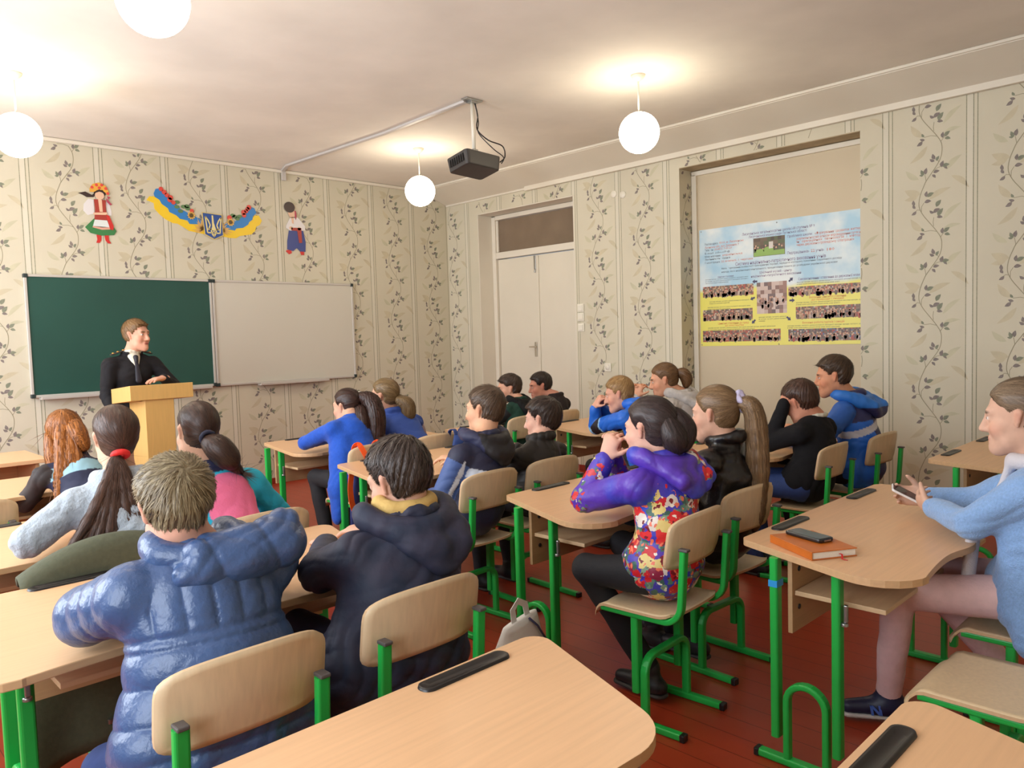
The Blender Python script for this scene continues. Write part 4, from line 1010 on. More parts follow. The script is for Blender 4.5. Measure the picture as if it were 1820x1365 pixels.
def crease(V, tg, tt):
    a = wob(V, 17, 6); b = wob(V + 3.1, 24, 8)
    r1 = 1 - np.abs(np.sin(V @ A3(24, 15, 46) + 1.8 * a)) ** .7; r2 = 1 - np.abs(np.sin(V @ A3(-38, 29, 34) + 2.0 * b)) ** .7
    return -(r1 * np.clip(.5 + .5 * b, 0, 1) + r2 * np.clip(.5 - .5 * a, 0, 1)) + .35
def cvec(rgb, n): return np.tile(np.array(lin(rgb)), (n, 1))

# materials for people
SKIN = mat('skin', attr='Col', rough=.58, noise=(40, .04), spec=.28)
def hair_mat(name, dark, light):
    if name in MATS: return MATS[name]
    m = bpy.data.materials.new(name); m.use_nodes = True; nt = m.node_tree; N = nt.nodes; b = N['Principled BSDF']
    at = N.new('ShaderNodeAttribute'); at.attribute_name = 'strand'
    nz = N.new('ShaderNodeTexNoise'); nz.inputs['Scale'].default_value = 1.0; nz.inputs['Detail'].default_value = 3; nt.links.new(at.outputs['Vector'], nz.inputs['Vector'])
    rp = N.new('ShaderNodeValToRGB'); e = rp.color_ramp.elements; e[0].position = .33; e[1].position = .70; e[0].color = lin(dark) + (1,); e[1].color = lin(light) + (1,)
    nt.links.new(nz.outputs['Fac'], rp.inputs['Fac']); nt.links.new(rp.outputs['Color'], b.inputs['Base Color'])
    bp = N.new('ShaderNodeBump'); bp.inputs['Strength'].default_value = .30; bp.inputs['Distance'].default_value = .004; nt.links.new(nz.outputs['Fac'], bp.inputs['Height']); nt.links.new(bp.outputs[0], b.inputs['Normal'])
    b.inputs['Roughness'].default_value = .42; b.inputs['Specular IOR Level'].default_value = .45
    MATS[name] = m; return m

def rot_head(yaw, pitch, roll):
    """columns: right, forward, up. yaw clockwise from +Y, pitch > 0 looks down, roll > 0 tilts to the person's right"""
    f = A3(math.sin(yaw) * math.cos(pitch), math.cos(yaw) * math.cos(pitch), -math.sin(pitch)); r = A3(math.cos(yaw), -math.sin(yaw), 0); u = np.cross(r, f)
    r2 = math.cos(roll) * r - math.sin(roll) * u; u2 = math.sin(roll) * r + math.cos(roll) * u
    return np.stack([r2, f, u2], 1)

def add_hand(B, W, d, n, right, size=1.0, curl=.5, spread=.12, thumb=.6):
    """W wrist, d along the fingers, n the way the palm faces"""
    d = unit(d); n = unit(n - (n @ d) * d); sd = np.cross(n, d) * (-1 if right else 1)   # thumb side
    s = size; B.cap(W - d * .03, W + d * .022 * s, .025 * s, .025 * s, k=.02, tag='hand', n=n, f=1.35)
    B.cap(W + d * .03 * s, W + d * .066 * s, .040 * s, .041 * s, k=.012, tag='hand', n=n, f=2.3)
    for i, (off, L) in enumerate(((.030, .072), (.010, .080), (-.010, .074), (-.029, .058))):
        p = W + d * (.078 - .004 * abs(i - 1.3)) * s + sd * off * s; ang = 0.0
        dirv = unit(d + sd * (off / .03) * spread)
        for j, fr in enumerate((.46, .31, .25)):
            ang += curl * (.7 if j == 0 else 1.0); v = dirv * math.cos(ang) + n * math.sin(ang); q = p + v * L * fr * s
            B.cap(p, q, (.0092 - .0009 * j) * s, (.0086 - .0011 * j) * s, k=.005, tag='hand'); p = q
    p = W + d * .024 * s + sd * .030 * s; v = unit(d * .65 + sd * .75 + n * .25 * (1 + thumb)); q = p + v * .042 * s
    B.cap(p, q, .0125 * s, .0105 * s, k=.010, tag='hand'); v = unit(v + n * thumb * .6 + d * .5); B.cap(q, q + v * .032 * s, .0102 * s, .008 * s, k=.005, tag='hand')

def hairline(l, low, ears=True):
    """signed: positive where no scalp hair grows (l: head-local points)"""
    z = l[..., 2]; y = l[..., 1]
    yh = np.interp(z, [-.13, -.09, -.05, -.015, .02, .05, .075, .095], [-.045, -.03, -.022, .004, .028, .052, .078, .2])
    g = y - yh
    x = np.abs(l[..., 0])
    g = np.maximum(g * .8, (low - z) * .9 + np.maximum(0, y) * .3)
    if ears:
        e = np.sqrt(((x - .085) / .045) ** 2 + ((y + .001) / .021) ** 2 + ((z + .006) / .034) ** 2)
        g = np.maximum(g, (1 - e) * .022)
        g = np.maximum(g, x - np.interp(z, [-.10, -.06, -.03, .0], [.038, .058, .080, .2]))
    return g

def person(name, label, P, H, facing=0.0, hy=0.0, hp=.05, hr=0.0, hs=.92, s=1.0, res=.007, cres=.0075, skin=(226, 178, 150),
           lean=None, EL=None, WL=None, ER=None, WR=None, hands=None, KL=None, KR=None, AL=None, AR=None, seat=.4585,
           hair=None, top=None, legs=(30, 30, 36), legs_mat=None, shoes=(28, 28, 30), group=None, N=None, shoe_fn=None, face=True, sleeve=True, extra=None):
    t = tag(empty('person', (P[0], P[1], 0)), label, 'person', group)
    skin = tuple(int(c * k) for c, k in zip(skin, (.94, .93, .92)))
    P = A3(*P); H = A3(*H) - A3(0, 0, .016); R = rot_head(hy, hp, hr); hf, hu, hrt = R[:, 1], R[:, 2], R[:, 0]
    fw = A3(math.sin(facing), math.cos(facing), 0); rt = A3(math.cos(facing), -math.sin(facing), 0); up = A3(0, 0, 1)
    if N is None: N = H - hu * .135 * hs - hf * .022 - up * .030
    N = A3(*N)
    sp = unit(N - P); C = P + (N - P) * .70; M = P + (N - P) * .36 - fw * .025
    Sc = N - sp * .060 * s + fw * .008; SL = Sc - rt * .150 * s - up * .008; SR = Sc + rt * .150 * s - up * .008
    def ik(S, W, hint):
        a, b = .275 * s, .245 * s; v = W - S; d = np.linalg.norm(v)
        if d > a + b - .01: W = S + v / d * (a + b - .01); v = W - S; d = np.linalg.norm(v)
        x = (a * a - b * b + d * d) / (2 * d); h = math.sqrt(max(0, a * a - x * x)); e = unit(v); hn = hint - (hint @ e) * e
        return S + e * x + unit(hn) * h, W
    WL = A3(*WL) if WL is not None else SL + fw * .36 + rt * .10 - up * .10
    WR = A3(*WR) if WR is not None else SR + fw * .36 - rt * .10 - up * .10
    if EL is None: EL, WL = ik(SL, WL, -rt * .7 - up * .7)
    if ER is None: ER, WR = ik(SR, WR, rt * .7 - up * .7)
    EL, ER = A3(*EL), A3(*ER)
    hipL, hipR = P - rt * .085 * s - up * .01, P + rt * .085 * s - up * .01
    KL = A3(*KL) if KL is not None else hipL + fw * .40 * s - rt * .03 - up * .005
    KR = A3(*KR) if KR is not None else hipR + fw * .40 * s + rt * .03 - up * .005
    AL = A3(*AL) if AL is not None else A3(KL[0], KL[1], .10) - fw * .06
    AR = A3(*AR) if AR is not None else A3(KR[0], KR[1], .10) - fw * .06

    # ---- body: one continuous skin surface
    B = Sdf(); hl = lambda x, y, z: H + R @ (A3(x, y, z) * hs)
    E = lambda c, r, k=.02, op=1, tag='head': B.ell(hl(*c), A3(*r) * hs, R, k, tag, op)
    E((0, -.012, .036), (.076, .096, .088)); E((0, .030, -.042), (.058, .064, .078), .03)
    B.cap(hl(-.034, .038, -.082), hl(0, .074, -.104), .024 * hs, .021 * hs, .03, 'head'); B.cap(hl(.034, .038, -.082), hl(0, .074, -.104), .024 * hs, .021 * hs, .03, 'head')
    B.cap(hl(0, .094, .006), hl(0, .114, -.034), .009 * hs, .0125 * hs, .012, 'head'); B.cap(hl(-.011, .100, -.038), hl(.011, .100, -.038), .009 * hs, None, .008, 'head')
    B.cap(hl(-.034, .082, .024), hl(.034, .082, .024), .013 * hs, None, .02, 'head')
    for sx in (-1, 1):
        E((sx * .040, .062, -.034), (.023, .026, .026), .02)
        E((sx * .031, .101, .004), (.015, .014, .010), .012, -1)
        E((sx * .031, .082, .003), (.0125, .0125, .0125), .003, 1, 'eye')
        B.cap(hl(sx * .0705, .002, -.026), hl(sx * .080, -.008, .016), .008 * hs, .0125 * hs, .008, 'ear', n=R @ A3(1, .25 * sx, 0), f=1.7)
        E((sx * .086, .001, .002), (.006, .007, .011), .004, -1)
    B.cap(hl(-.018, .092, -.066), hl(.018, .092, -.066), .0078 * hs, None, .006, 'lip'); B.cap(hl(-.014, .090, -.078), hl(.014, .090, -.078), .0085 * hs, None, .006, 'lip')
    nk = .050 * s ** .5
    B.cap(hl(0, -.022, -.055), N + fw * .012, nk, nk * 1.08, .03, 'neck'); B.cap(N, C, .05, .085, .04, 'trunk', n=fw, f=1.4); B.cap(C, M, .095 * s, .09 * s, .05, 'trunk', n=fw, f=1.4); B.cap(M, P, .09 * s, .10 * s, .05, 'trunk', n=fw, f=1.25)
    B.cap(SL, SR, .034 * s, None, .04, 'trunk')
    for S, El, W in ((SL, EL, WL), (SR, ER, WR)): B.cap(S, El, .036 * s, .030 * s, .02, 'arm'); B.cap(El, W, .030 * s, .023 * s, .02, 'arm')
    for hp_, K, A in ((hipL, KL, AL), (hipR, KR, AR)): B.cap(hp_, K, .055 * s, .040 * s, .03, 'leg'); B.cap(K, A, .040 * s, .028 * s, .02, 'leg')
    for side, W, El in (('L', WL, EL), ('R', WR, ER)):
        hh = (hands or {}).get(side, {})
        d = A3(*hh['d']) if 'd' in hh else unit(W - El); n = A3(*hh['n']) if 'n' in hh else A3(0, 0, -1)
        if abs(unit(d) @ unit(n)) > .95: n = fw
        add_hand(B, W, d, n, side == 'R', .93 * s ** .5, hh.get('curl', .35), thumb=hh.get('thumb', .6))
    V, F = B.mesh(res, 1); l = (V - H) @ R / hs
    col = cvec(skin, len(V)); 
    def blend(mask, rgb):
        nonlocal col; mk = np.clip(mask, 0, 1)[:, None]; col = col * (1 - mk) + np.array(lin(rgb)) * mk
    dark = tuple(int(c * k) for c, k in zip(skin, (.80, .62, .56))); rosy = tuple(int(c * k) for c, k in zip(skin, (1.0, .86, .84)))
    g = lambda c, r: 1.3 - np.sqrt((((l - A3(*c)) / A3(*r)) ** 2).sum(1))
    hcol = hair['dark'] if hair else (60, 40, 30)
    if face:
        for sx in (-1, 1):
            blend(g((sx * .045, .07, -.035), (.03, .03, .025)) * .6, rosy); blend(g((sx * .084, -.004, .0), (.014, .03, .04)) * .5, rosy)
            blend(g((sx * .031, .097, .024), (.022, .02, .0055)) * 2, hcol)
            blend((g((sx * .031, .096, .003), (.014, .012, .0062))) * 3, (232, 226, 220)); blend(g((sx * .031, .098, .003), (.0062, .012, .0062)) * 3, (58, 42, 34))
            blend(g((sx * .031, .097, .0095), (.016, .012, .0022)) * 2, dark)
        blend(g((0, .098, -.069), (.022, .016, .0105)) * 2, (190, 112, 100)); blend(g((0, .105, -.0715), (.02, .012, .0018)) * 2, (120, 62, 58))
    mesh_object('body', V, F, SKIN, t, col)

    # ---- hair
    if hair: build_hair(t, hair, H, R, hs, N, res, up, fw)

    # ---- trousers
    if legs is not None:
        G = Sdf(); G.ell(P - up * .0, (.165 * s, .125 * s, .10), np.stack([rt, fw, up], 1), .04, 'hip')
        for hp_, K, A in ((hipL, KL, AL), (hipR, KR, AR)):
            G.cap(hp_, K, .074 * s, .056 * s, .02, 'thigh'); G.cap(K, A, .055 * s, .043 * s, .012, 'shin')
        G.clips.append(lambda Q: np.where((np.abs((Q - P) @ rt) < .19) & (Q[..., 2] > seat - .05) & ((Q - P) @ fw < .15), seat - Q[..., 2], -1.0))
        V, F = G.mesh(.009, 2); V = V + vnormals(V, F) * (wob(V, 38) * .0022)[:, None]
        mesh_object('trousers', V, F, legs_mat or mat('trousers_%d_%d_%d' % legs, legs, .8, noise=(40, .10), bump=(160, .12)), t)
    if shoes is not None:
        for A, K in ((AL, KL), (AR, KR)):
            df = fw if shoe_fn is None else shoe_fn(A)
            Q = Sdf(); z0 = max(.0, A[2] - .10); b = A3(A[0], A[1], z0)
            Q.cap(b - df * .045 + up * .040, b + df * .02 + up * .045, .036, .038, .02, 'upper'); Q.cap(b + up * .045, b + df * .14 + up * .032, .038, .028, .03, 'upper'); Q.cap(A - up * .03, A + up * .005, .042, .044, .02, 'upper')
            Q.clips.append(lambda X, z=z0: z + .016 - X[..., 2]); V, F = Q.mesh(.007, 2)
            sh = mesh_object('shoe', V, F, mat('shoe_%d_%d_%d' % shoes, shoes, .45), t)
            S2 = Sdf(); S2.cap(b - df * .045 + up * .010, b + df * .14 + up * .010, .038, .034, .01, 'sole'); S2.clips.append(lambda X, z=z0: np.maximum(z + .002 - X[..., 2], X[..., 2] - z - .018)); V, F = S2.mesh(.006, 1)
            mesh_object('sole', V, F, mat('rubber_sole', (60, 56, 54), .7) if top is None or 'sole' not in top else mat('sole_pale', top['sole'], .6), sh)

    # ---- top garment
    J = None
    if top:
        th = top.get('th', .012); J = Sdf(); w = top.get('w', 1.0)
        J.cap(P + up * .03, M, (.122 + th) * s * w, (.108 + th) * s * w, .04, 'torso', n=fw, f=1.22); J.cap(M, C, (.108 + th) * s * w, (.116 + th) * s * w, .03, 'torso', n=fw, f=1.30)
        J.cap(C, N - sp * .03, (.112 + th) * s * w, (.050 + th * .5) * s, .03, 'torso', n=fw, f=1.3)
        for S in (SL, SR): J.cap(N - sp * .015, S, (.038 + th * .4) * s, (.036 + th * .7) * s, .03, 'torso'); J.cap(C, S - up * .01, (.07 + th) * s, (.036 + th * .6) * s, .03, 'torso', n=fw, f=1.2)
        sw = top.get('sleeve', 1.0)
        for tg, S, El, W in (('L', SL, EL, WL), ('R', SR, ER, WR)):
            J.cap(S, El, (.041 + th * .8) * s * sw, (.036 + th * .75) * s * sw, .022, 'arm' + tg); J.cap(El, W - unit(W - El) * .012, (.036 + th * .72) * s * sw, (.027 + th * .5) * s * sw, .012, 'fore' + tg)
        if top.get('collar', True):
            rc = top.get('collar_r', .062) * s; zc = top.get('collar_h', .02)
            ring = [N + up * (zc + .012 * math.cos(a)) + rt * rc * 1.02 * math.sin(a) - fw * (rc * math.cos(a) - .012) for a in np.linspace(0, 2 * PI, 17)]
            for a, b in zip(ring[:-1], ring[1:]): J.cap(a, b, top.get('collar_t', .016), None, .012, 'collar')
        if top.get('long'):
            J.ell(P - up * .02, A3(.172 * s, .14 * s, .13), np.stack([rt, fw, up], 1), .05, 'skirt')
        J.ell(P + up * .02, A3(.150 * s * w + th * .6, .125 * s + th * .6, .11), np.stack([rt, fw, up], 1), .05, 'torso')
        if extra: extra(J, dict(P=P, N=N, C=C, M=M, rt=rt, fw=fw, up=up, sp=sp, SL=SL, SR=SR, EL=EL, ER=ER, WL=WL, WR=WR, H=H, R=R))
        hood = top.get('hood')
        J.clips.append(lambda Q: np.where(np.abs((Q - P) @ rt) < .195, seat - Q[..., 2], -1.0))
        if top.get('open'):  # neckline
            J.ell(N + fw * .05 + up * .02, top['open'], np.stack([rt, fw, up], 1), .01, '', -1)
        V, F = J.mesh(cres, 2); tg, tt = J.tags(V); NN = vnormals(V, F)
        loc = np.stack([(V - P) @ rt, (V - P) @ fw, (V - P) @ sp], 1)
        disp = wob(V * A3(1, 1, 1.5), top.get('wf', 26)) * top.get('wa', .0030) + crease(V, tg, tt) * top.get('cr', .0048)
        if 'quilt' in top: disp = disp * .5 + top['quilt'](V, loc, tg, tt)
        V = V + NN * disp[:, None]
        col = None
        if 'col' in top and callable(top['col']): col = top['col'](V, loc, tg, tt, dict(P=P, N=N, rt=rt, fw=fw, up=up, SL=SL, SR=SR, EL=EL, ER=ER, WL=WL, WR=WR))
        m = top['mat'] if 'mat' in top else mat('cloth_%d_%d_%d' % top['rgb'], top['rgb'], top.get('rough', .8), noise=(50, .08), bump=top.get('bump', (180, .15)), sheen=top.get('sheen', 0), spec=top.get('spec', .3))
        jo = mesh_object(top.get('name', 'jacket'), V, F, m, t, col)
        if hood: build_hood(jo, hood, N, rt, fw, up, s, cres, top, m)
    return t, dict(P=P, N=N, C=C, rt=rt, fw=fw, up=up, SL=SL, SR=SR, EL=EL, ER=ER, WL=WL, WR=WR, H=H, R=R, hs=hs)

def build_hood(jo, hd, N, rt, fw, up, s, res, top, m):
    Q = Sdf(); r = hd.get('r', .036); c0 = N + A3(*hd.get('off', (0, 0, 0)))
    pts = []
    for a in np.linspace(-125, 125, 15):
        a = math.radians(a); pts.append(c0 + up * (.022 + .016 * (1 - math.cos(a)) * .5 - hd.get('drop', .03) * max(0, math.cos(a))) + rt * hd.get('rx', .090) * math.sin(a) - fw * (hd.get('ry', .085) * math.cos(a) - .015))
    for i in range(len(pts) - 1): Q.cap(pts[i], pts[i + 1], r * (.75 + .25 * math.cos((i / 7 - 1) * 1.4)), None, .02, 'rim')
    if 'v' in hd:
        tx, ty, tz, spread, r1, r2 = hd['v']; tip = N + rt * tx + fw * ty + up * tz
        for k in np.linspace(-1, 1, 7):
            st0 = pts[int(round(7 + k * 5))] - up * .008; en = tip + rt * spread * k + up * (.045 * k * k)
            Q.cap(st0, st0 * .45 + en * .55 - fw * .016, r1, (r1 + r2) * .52, .012, 'bag', n=fw, f=1.15); Q.cap(st0 * .45 + en * .55 - fw * .016, en, (r1 + r2) * .52, r2, .012, 'bag', n=fw, f=1.3)
    elif hd.get('bag', True):
        o = hd.get('bag_off', (0, -.105, -.055)); rr = hd.get('bag_r', (.115, .050, .085)); tl = hd.get('tilt', 0.0)
        u2 = unit(up * math.cos(.25) - fw * -math.sin(.25)); ct, st = math.cos(tl), math.sin(tl); a = rt * ct + u2 * st; b = -rt * st + u2 * ct
        Rr = np.stack([a, np.cross(b, a), b], 1)
        Q.ell(N + rt * o[0] + fw * o[1] + up * o[2], rr, Rr, .03, 'bag')
        if hd.get('fold'):
            for f in hd['fold']: Q.cap(N + rt * f[0] + fw * f[1] + up * f[2], N + rt * f[3] + fw * f[4] + up * f[5], f[6], f[7], .018, 'bag')
    Q.cap(N + up * .09 + fw * .015, N + up * .02 + fw * .005, .060, .056, .02, '', op=-1)
    V, F = Q.mesh(res, 2); tg, tt = Q.tags(V); NN = vnormals(V, F)
    loc = np.stack([(V - N) @ rt, (V - N) @ fw, (V - N) @ up], 1)
    disp = wob(V, 34) * hd.get('wa', .004) + crease(V * .9, tg, tt) * hd.get('cr', .005)
    if 'quilt' in hd: disp = disp + hd['quilt'](V, loc)
    V = V + NN * disp[:, None]
    col = hd['col'](V, loc, tg) if 'col' in hd else None
    mesh_object('hood', V, F, hd.get('mat', m), jo, col)

from mathutils import kdtree
def hair_wisps(V, NN, dirs, hv, count, length, width, lift, seed):
    """thin tapering locks lying on the hair surface along dirs"""
    r = np.random.RandomState(seed); kd = kdtree.KDTree(len(V))
    for i, p in enumerate(V): kd.insert(p, i)
    kd.balance(); OV = []; OF = []; OH = []; n = 5
    for i in r.randint(0, len(V), count):
        j = i; p = V[i].copy(); L = length * r.uniform(.6, 1.3); w = width * r.uniform(.6, 1.3); jit = r.normal(size=3) * .10; shade = r.normal(size=3) * 1.1; o = len(OV); lf = lift * r.uniform(.3, 1.4)
        for k in range(n):
            nn = NN[j]; d = dirs[j] + jit; d = d - (d @ nn) * nn; d = d / (np.linalg.norm(d) + 1e-9); s = np.cross(d, nn); f = k / (n - 1)
            q = p + nn * (.0006 + lf * f ** 1.5); ww = w * (1 - f ** 2 * .9) * .5
            OV += [q - s * ww, q + s * ww]; OH += [hv[i] + shade, hv[i] + shade]
            p = p + d * L / (n - 1); co, j2, _ = kd.find(p)
            if np.linalg.norm(np.array(co) - p) < .012: j = j2; p = p + NN[j] * ((V[j] - p) @ NN[j])
        for k in range(n - 1): OF.append((o + 2 * k, o + 2 * k + 1, o + 2 * k + 3, o + 2 * k + 2))
    return np.array(OV), np.array(OF), np.array(OH)
def with_wisps(V, F, hv, dirs, *a):
    OV, OF, OH = hair_wisps(V, vnormals(V, F), dirs, hv, *a)
    return np.concatenate([V, OV]), np.concatenate([F, OF + len(V)]), np.concatenate([hv, OH])
def build_hair(t, hd, H, R, hs, N, res, up, fw):
    hl = lambda x, y, z: H + R @ (A3(x, y, z) * hs)
    st = hd['style']; tk = hd.get('t', .014)
    Q = Sdf(); Q.ell(hl(0, -.014, .036), A3(.076 + tk, .097 + tk, .088 + tk * .9) * hs, R, .02, 'scalp'); Q.ell(hl(0, -.030, -.035), A3(.061 + tk * .6, .064 + tk * .6, .062) * hs, R, .03, 'scalp')
    low = hd.get('low', -.075)
    jit = hd.get('jit', .0035)
    hg = lambda X: hairline((X - H) @ R / hs, low, st != 'long') + wob(X, 75, 8) * jit
    Q.clips.append(lambda X: hg(X) * hs); Q.add.append(lambda X: np.clip((hg(X) + .034) / .034, 0, 1) * tk * hs * .95)
    if hd.get('fringe'): Q.cap(hl(-.045, .080, .062), hl(.05, .078, .066), .018 * hs, .016 * hs, .02, 'scalp')
    rr = min(res, .0065); V, F = Q.mesh(rr, 1)
    def strands(V, crown, fr=9.0):
        l = (V - H) @ R / hs; d = l - A3(*crown); ax = unit(crown - A3(0, 0, 0)); par = (d @ ax)[:, None] * ax; pr = d - par; rad = np.linalg.norm(pr, axis=1); dirv = pr / (rad + 1e-6)[:, None]
        sw = hd.get('swirl', 0.0); 
        if sw:
            e1 = unit(np.cross(ax, A3(1, 0, .3))); e2 = np.cross(ax, e1); th = np.arctan2(dirv @ e2, dirv @ e1) + sw * np.exp(-rad / .05); dirv = np.cos(th)[:, None] * e1 + np.sin(th)[:, None] * e2
        return dirv * fr + (rad * 6)[:, None] * ax, rad
    crown = A3(*hd.get('crown', (0, -.075, .09))); hv, rad = strands(V, crown, hd.get('fr', 13.0) * 2.4)
    NN = vnormals(V, F)
    tuft = np.sin(hv @ A3(.9, .6, .3) + 1 + wob(V, 40, 6)) * np.sin(hv @ A3(-.4, .8, .7) + wob(V + 2, 55, 6)); V = V + NN * (tuft * hd.get('tuft', .0025) * .8)[:, None]
    m = hair_mat('hair_%d_%d_%d' % hd['dark'], hd['dark'], hd['light'])
    near = 3.0 if res < .0058 else 1.6 if res < .0067 else .8
    short = st == 'short'; cr = H + R @ (crown * hs); dirs = (V - cr) * (1 if short else -1)
    if hd.get('swirl'): dirs = dirs / (np.linalg.norm(dirs, axis=1) + 1e-6)[:, None] + .6 * np.cross(NN, dirs / (np.linalg.norm(dirs, axis=1) + 1e-6)[:, None]) * np.exp(-rad / .05)[:, None]
    dirs = dirs / (np.linalg.norm(dirs, axis=1) + 1e-6)[:, None]
    V, F, hv = with_wisps(V, F, hv, dirs, int(1100 * near), .034 if short else .06, .0024 if near > 1 else .0034, .0055 if short else .0012, 3)
    ho = mesh_object('hair', V, F, m, t, None, hv)
    if 'tail' in hd:
        for pts, rs, fl in hd['tail']:
            pts = [A3(*p) for p in pts]
            pts = [hl(*p) for p in pts] if hd.get('tail_local', True) else [H + p for p in pts]
            pts = [A3(*p) for p in smooth_line([tuple(p) for p in pts], 3)]; rs2 = np.interp(np.linspace(0, len(rs) - 1, len(pts)), range(len(rs)), rs)
            X = Sdf(); nn = unit(pts[0] - H) if fl > 1 else None
            for i in range(len(pts) - 1): X.cap(pts[i], pts[i + 1], rs2[i], rs2[i + 1], .015, 'tail', n=nn, f=fl)
            V, F = X.mesh(rr, 1); dmin = np.full(len(V), 1e9); along = np.zeros(len(V)); cen = np.zeros((len(V), 3)); sdir = np.zeros((len(V), 3))
            for i in range(len(pts) - 1):
                q = X.p[i]; d, tt = X.dist(q, V); mk = d < dmin; dmin[mk] = d[mk]; along[mk] = i + tt[mk]; cen[mk] = q[1] + tt[mk, None] * (q[2] - q[1]); sdir[mk] = unit(q[2] - q[1])
            off = V - cen; off = off / (np.linalg.norm(off, axis=1) + 1e-6)[:, None]; hv = off * hd.get('tfr', 5.0) * 1.6 + along[:, None] * A3(.03, .05, .04) + 7
            tu = np.sin(hv @ A3(1.9, 1.4, 1.0)) * np.sin(hv @ A3(-1.2, 1.8, 1.6) + along * .12); V = V + vnormals(V, F) * (tu * hd.get('ttuft', .004))[:, None]
            V, F, hv = with_wisps(V, F, hv, sdir, int((900 if len(hd['tail']) < 4 else 260) * near * .6), .085, .0024 if near > 1 else .0034, .003, 5)
            mesh_object('hair_tail', V, F, m, ho, None, hv)
    if 'tie' in hd:
        c, rr_, rgb = hd['tie']; X = Sdf(); cc = hl(*c); ax = unit(R @ A3(*hd.get('tie_ax', (0, -.9, -.4)))); e1 = unit(np.cross(ax, A3(.3, .2, 1))); e2 = np.cross(ax, e1)
        ring = [cc + (e1 * math.cos(a) + e2 * math.sin(a)) * rr_ for a in np.linspace(0, 2 * PI, 13)]
        for a, b in zip(ring[:-1], ring[1:]): X.cap(a, b, hd.get('tie_r', .008), None, .004, 'tie')
        V, F = X.mesh(.005, 1); V = V + vnormals(V, F) * (wob(V, 160) * hd.get('tie_w', .0))[:, None]
        mesh_object('hair_tie', V, F, mat('tie_%d_%d_%d' % rgb, rgb, .7), ho)
# ---------------------------------------------------------------- the people
def look(H, T=(2.15, 6.35)): return math.atan2(T[0] - H[0], T[1] - H[1])
def bands(rules, base):
    """colour function: base colour then (mask function, rgb) rules"""
    def f(V, loc, tg, tt, cx):
        c = cvec(base, len(V))
        for mk, rgb in rules: c[mk(V, loc, tg, tt, cx)] = lin(rgb)
        return c
    return f
def arm(tg): return np.array([str(x).startswith(('arm', 'fore')) for x in tg])
def isT(tg, *n): return np.isin(tg.astype(str), n)
BR = dict(dark=(44, 30, 26), light=(92, 66, 52))
DK = dict(dark=(30, 24, 24), light=(70, 56, 50))
def COLM(name, rough=.75, **k): return mat(name, attr='Col', rough=rough, **k)

# officer at the lectern
H = (2.135, 6.33, 1.572)
o, i = person('person', 'man in dark uniform with gold shoulder marks and tie, standing behind the lectern', (2.10, 6.40, .93), H, facing=PI - .10, hy=2.66, hp=.02, hs=.96, s=1.10, res=.0055, seat=-9,
    skin=(228, 172, 146), EL=(2.40, 6.31, 1.13), WL=(2.26, 6.17, 1.215), ER=(1.905, 6.37, 1.10), WR=(1.925, 6.22, .90), hands=dict(L=dict(d=(-.9, -.35, -.05), n=(0, 0, -1), curl=.25), R=dict(d=(.1, -.2, -1), n=(1, 0, 0))),
    KL=(2.19, 6.37, .50), KR=(2.00, 6.38, .50), AL=(2.20, 6.40, .10), AR=(1.98, 6.40, .10), N=(2.11, 6.40, 1.405),
    hair=dict(style='short', dark=(112, 82, 52), light=(164, 126, 84), t=.012, low=-.05, fringe=True, fr=10), legs=(26, 25, 30),
    top=dict(name='uniform_jacket', rgb=(27, 25, 29), th=.014, long=True, collar=True, collar_t=.013, rough=.8, open=(.045, .06, .085)))
q = Sdf(); q.cap(i['N'] + A3(0, -.045, -.02), i['N'] + A3(.0, -.095, -.11), .050, .020, .02, 'shirt', n=i['fw'], f=1.2)
ring = [i['N'] + A3(.062 * math.sin(a), -.012 - .058 * math.cos(a), .016 + .012 * math.cos(a)) for a in np.linspace(0, 2 * PI, 15)]
for a, b in zip(ring[:-1], ring[1:]): q.cap(a, b, .014, None, .01, 'shirt')
V, F = q.mesh(.006, 2); mesh_object('shirt', V, F, mat('white_shirt', (214, 208, 190), .7), o)
q = Sdf(); q.cap(i['N'] + A3(.002, -.088, -.022), i['N'] + A3(.002, -.098, -.048), .020, .014, .01, 't'); q.cap(i['N'] + A3(.002, -.098, -.05), i['N'] + A3(.004, -.125, -.20), .014, .026, .01, 't', n=i['fw'], f=1.8)
V, F = q.mesh(.005, 1); mesh_object('tie', V, F, mat('dark_tie', (30, 28, 40), .6), o)
for sg, S in ((-1, i['SL']), (1, i['SR'])):
    q = MB(); c = S * .62 + (i['N'] - A3(0, 0, .05)) * .38 + A3(0, 0, .083) - np.array(parent_origin(o))
    Rb = Matrix.Rotation(.30 * (1 if sg > 0 else -1) * -1, 3, 'Y'); q.box(tuple(c), (.11, .052, .008), R=Rb); e = q.build('epaulette', mat('epaulette', (44, 36, 36), .7), o, .002)
    q = MB()
    for k in (-.035, 0.0, .04): q.lathe([(0, .008), (.009, .005), (.010, 0)], n=8, c=tuple(c + A3(k, -.0, .005 - .3 * k * (1 if sg < 0 else -1))))
    q.build('rank_star', mat('gold_badge', (214, 164, 84), .35, metal=.6), e)

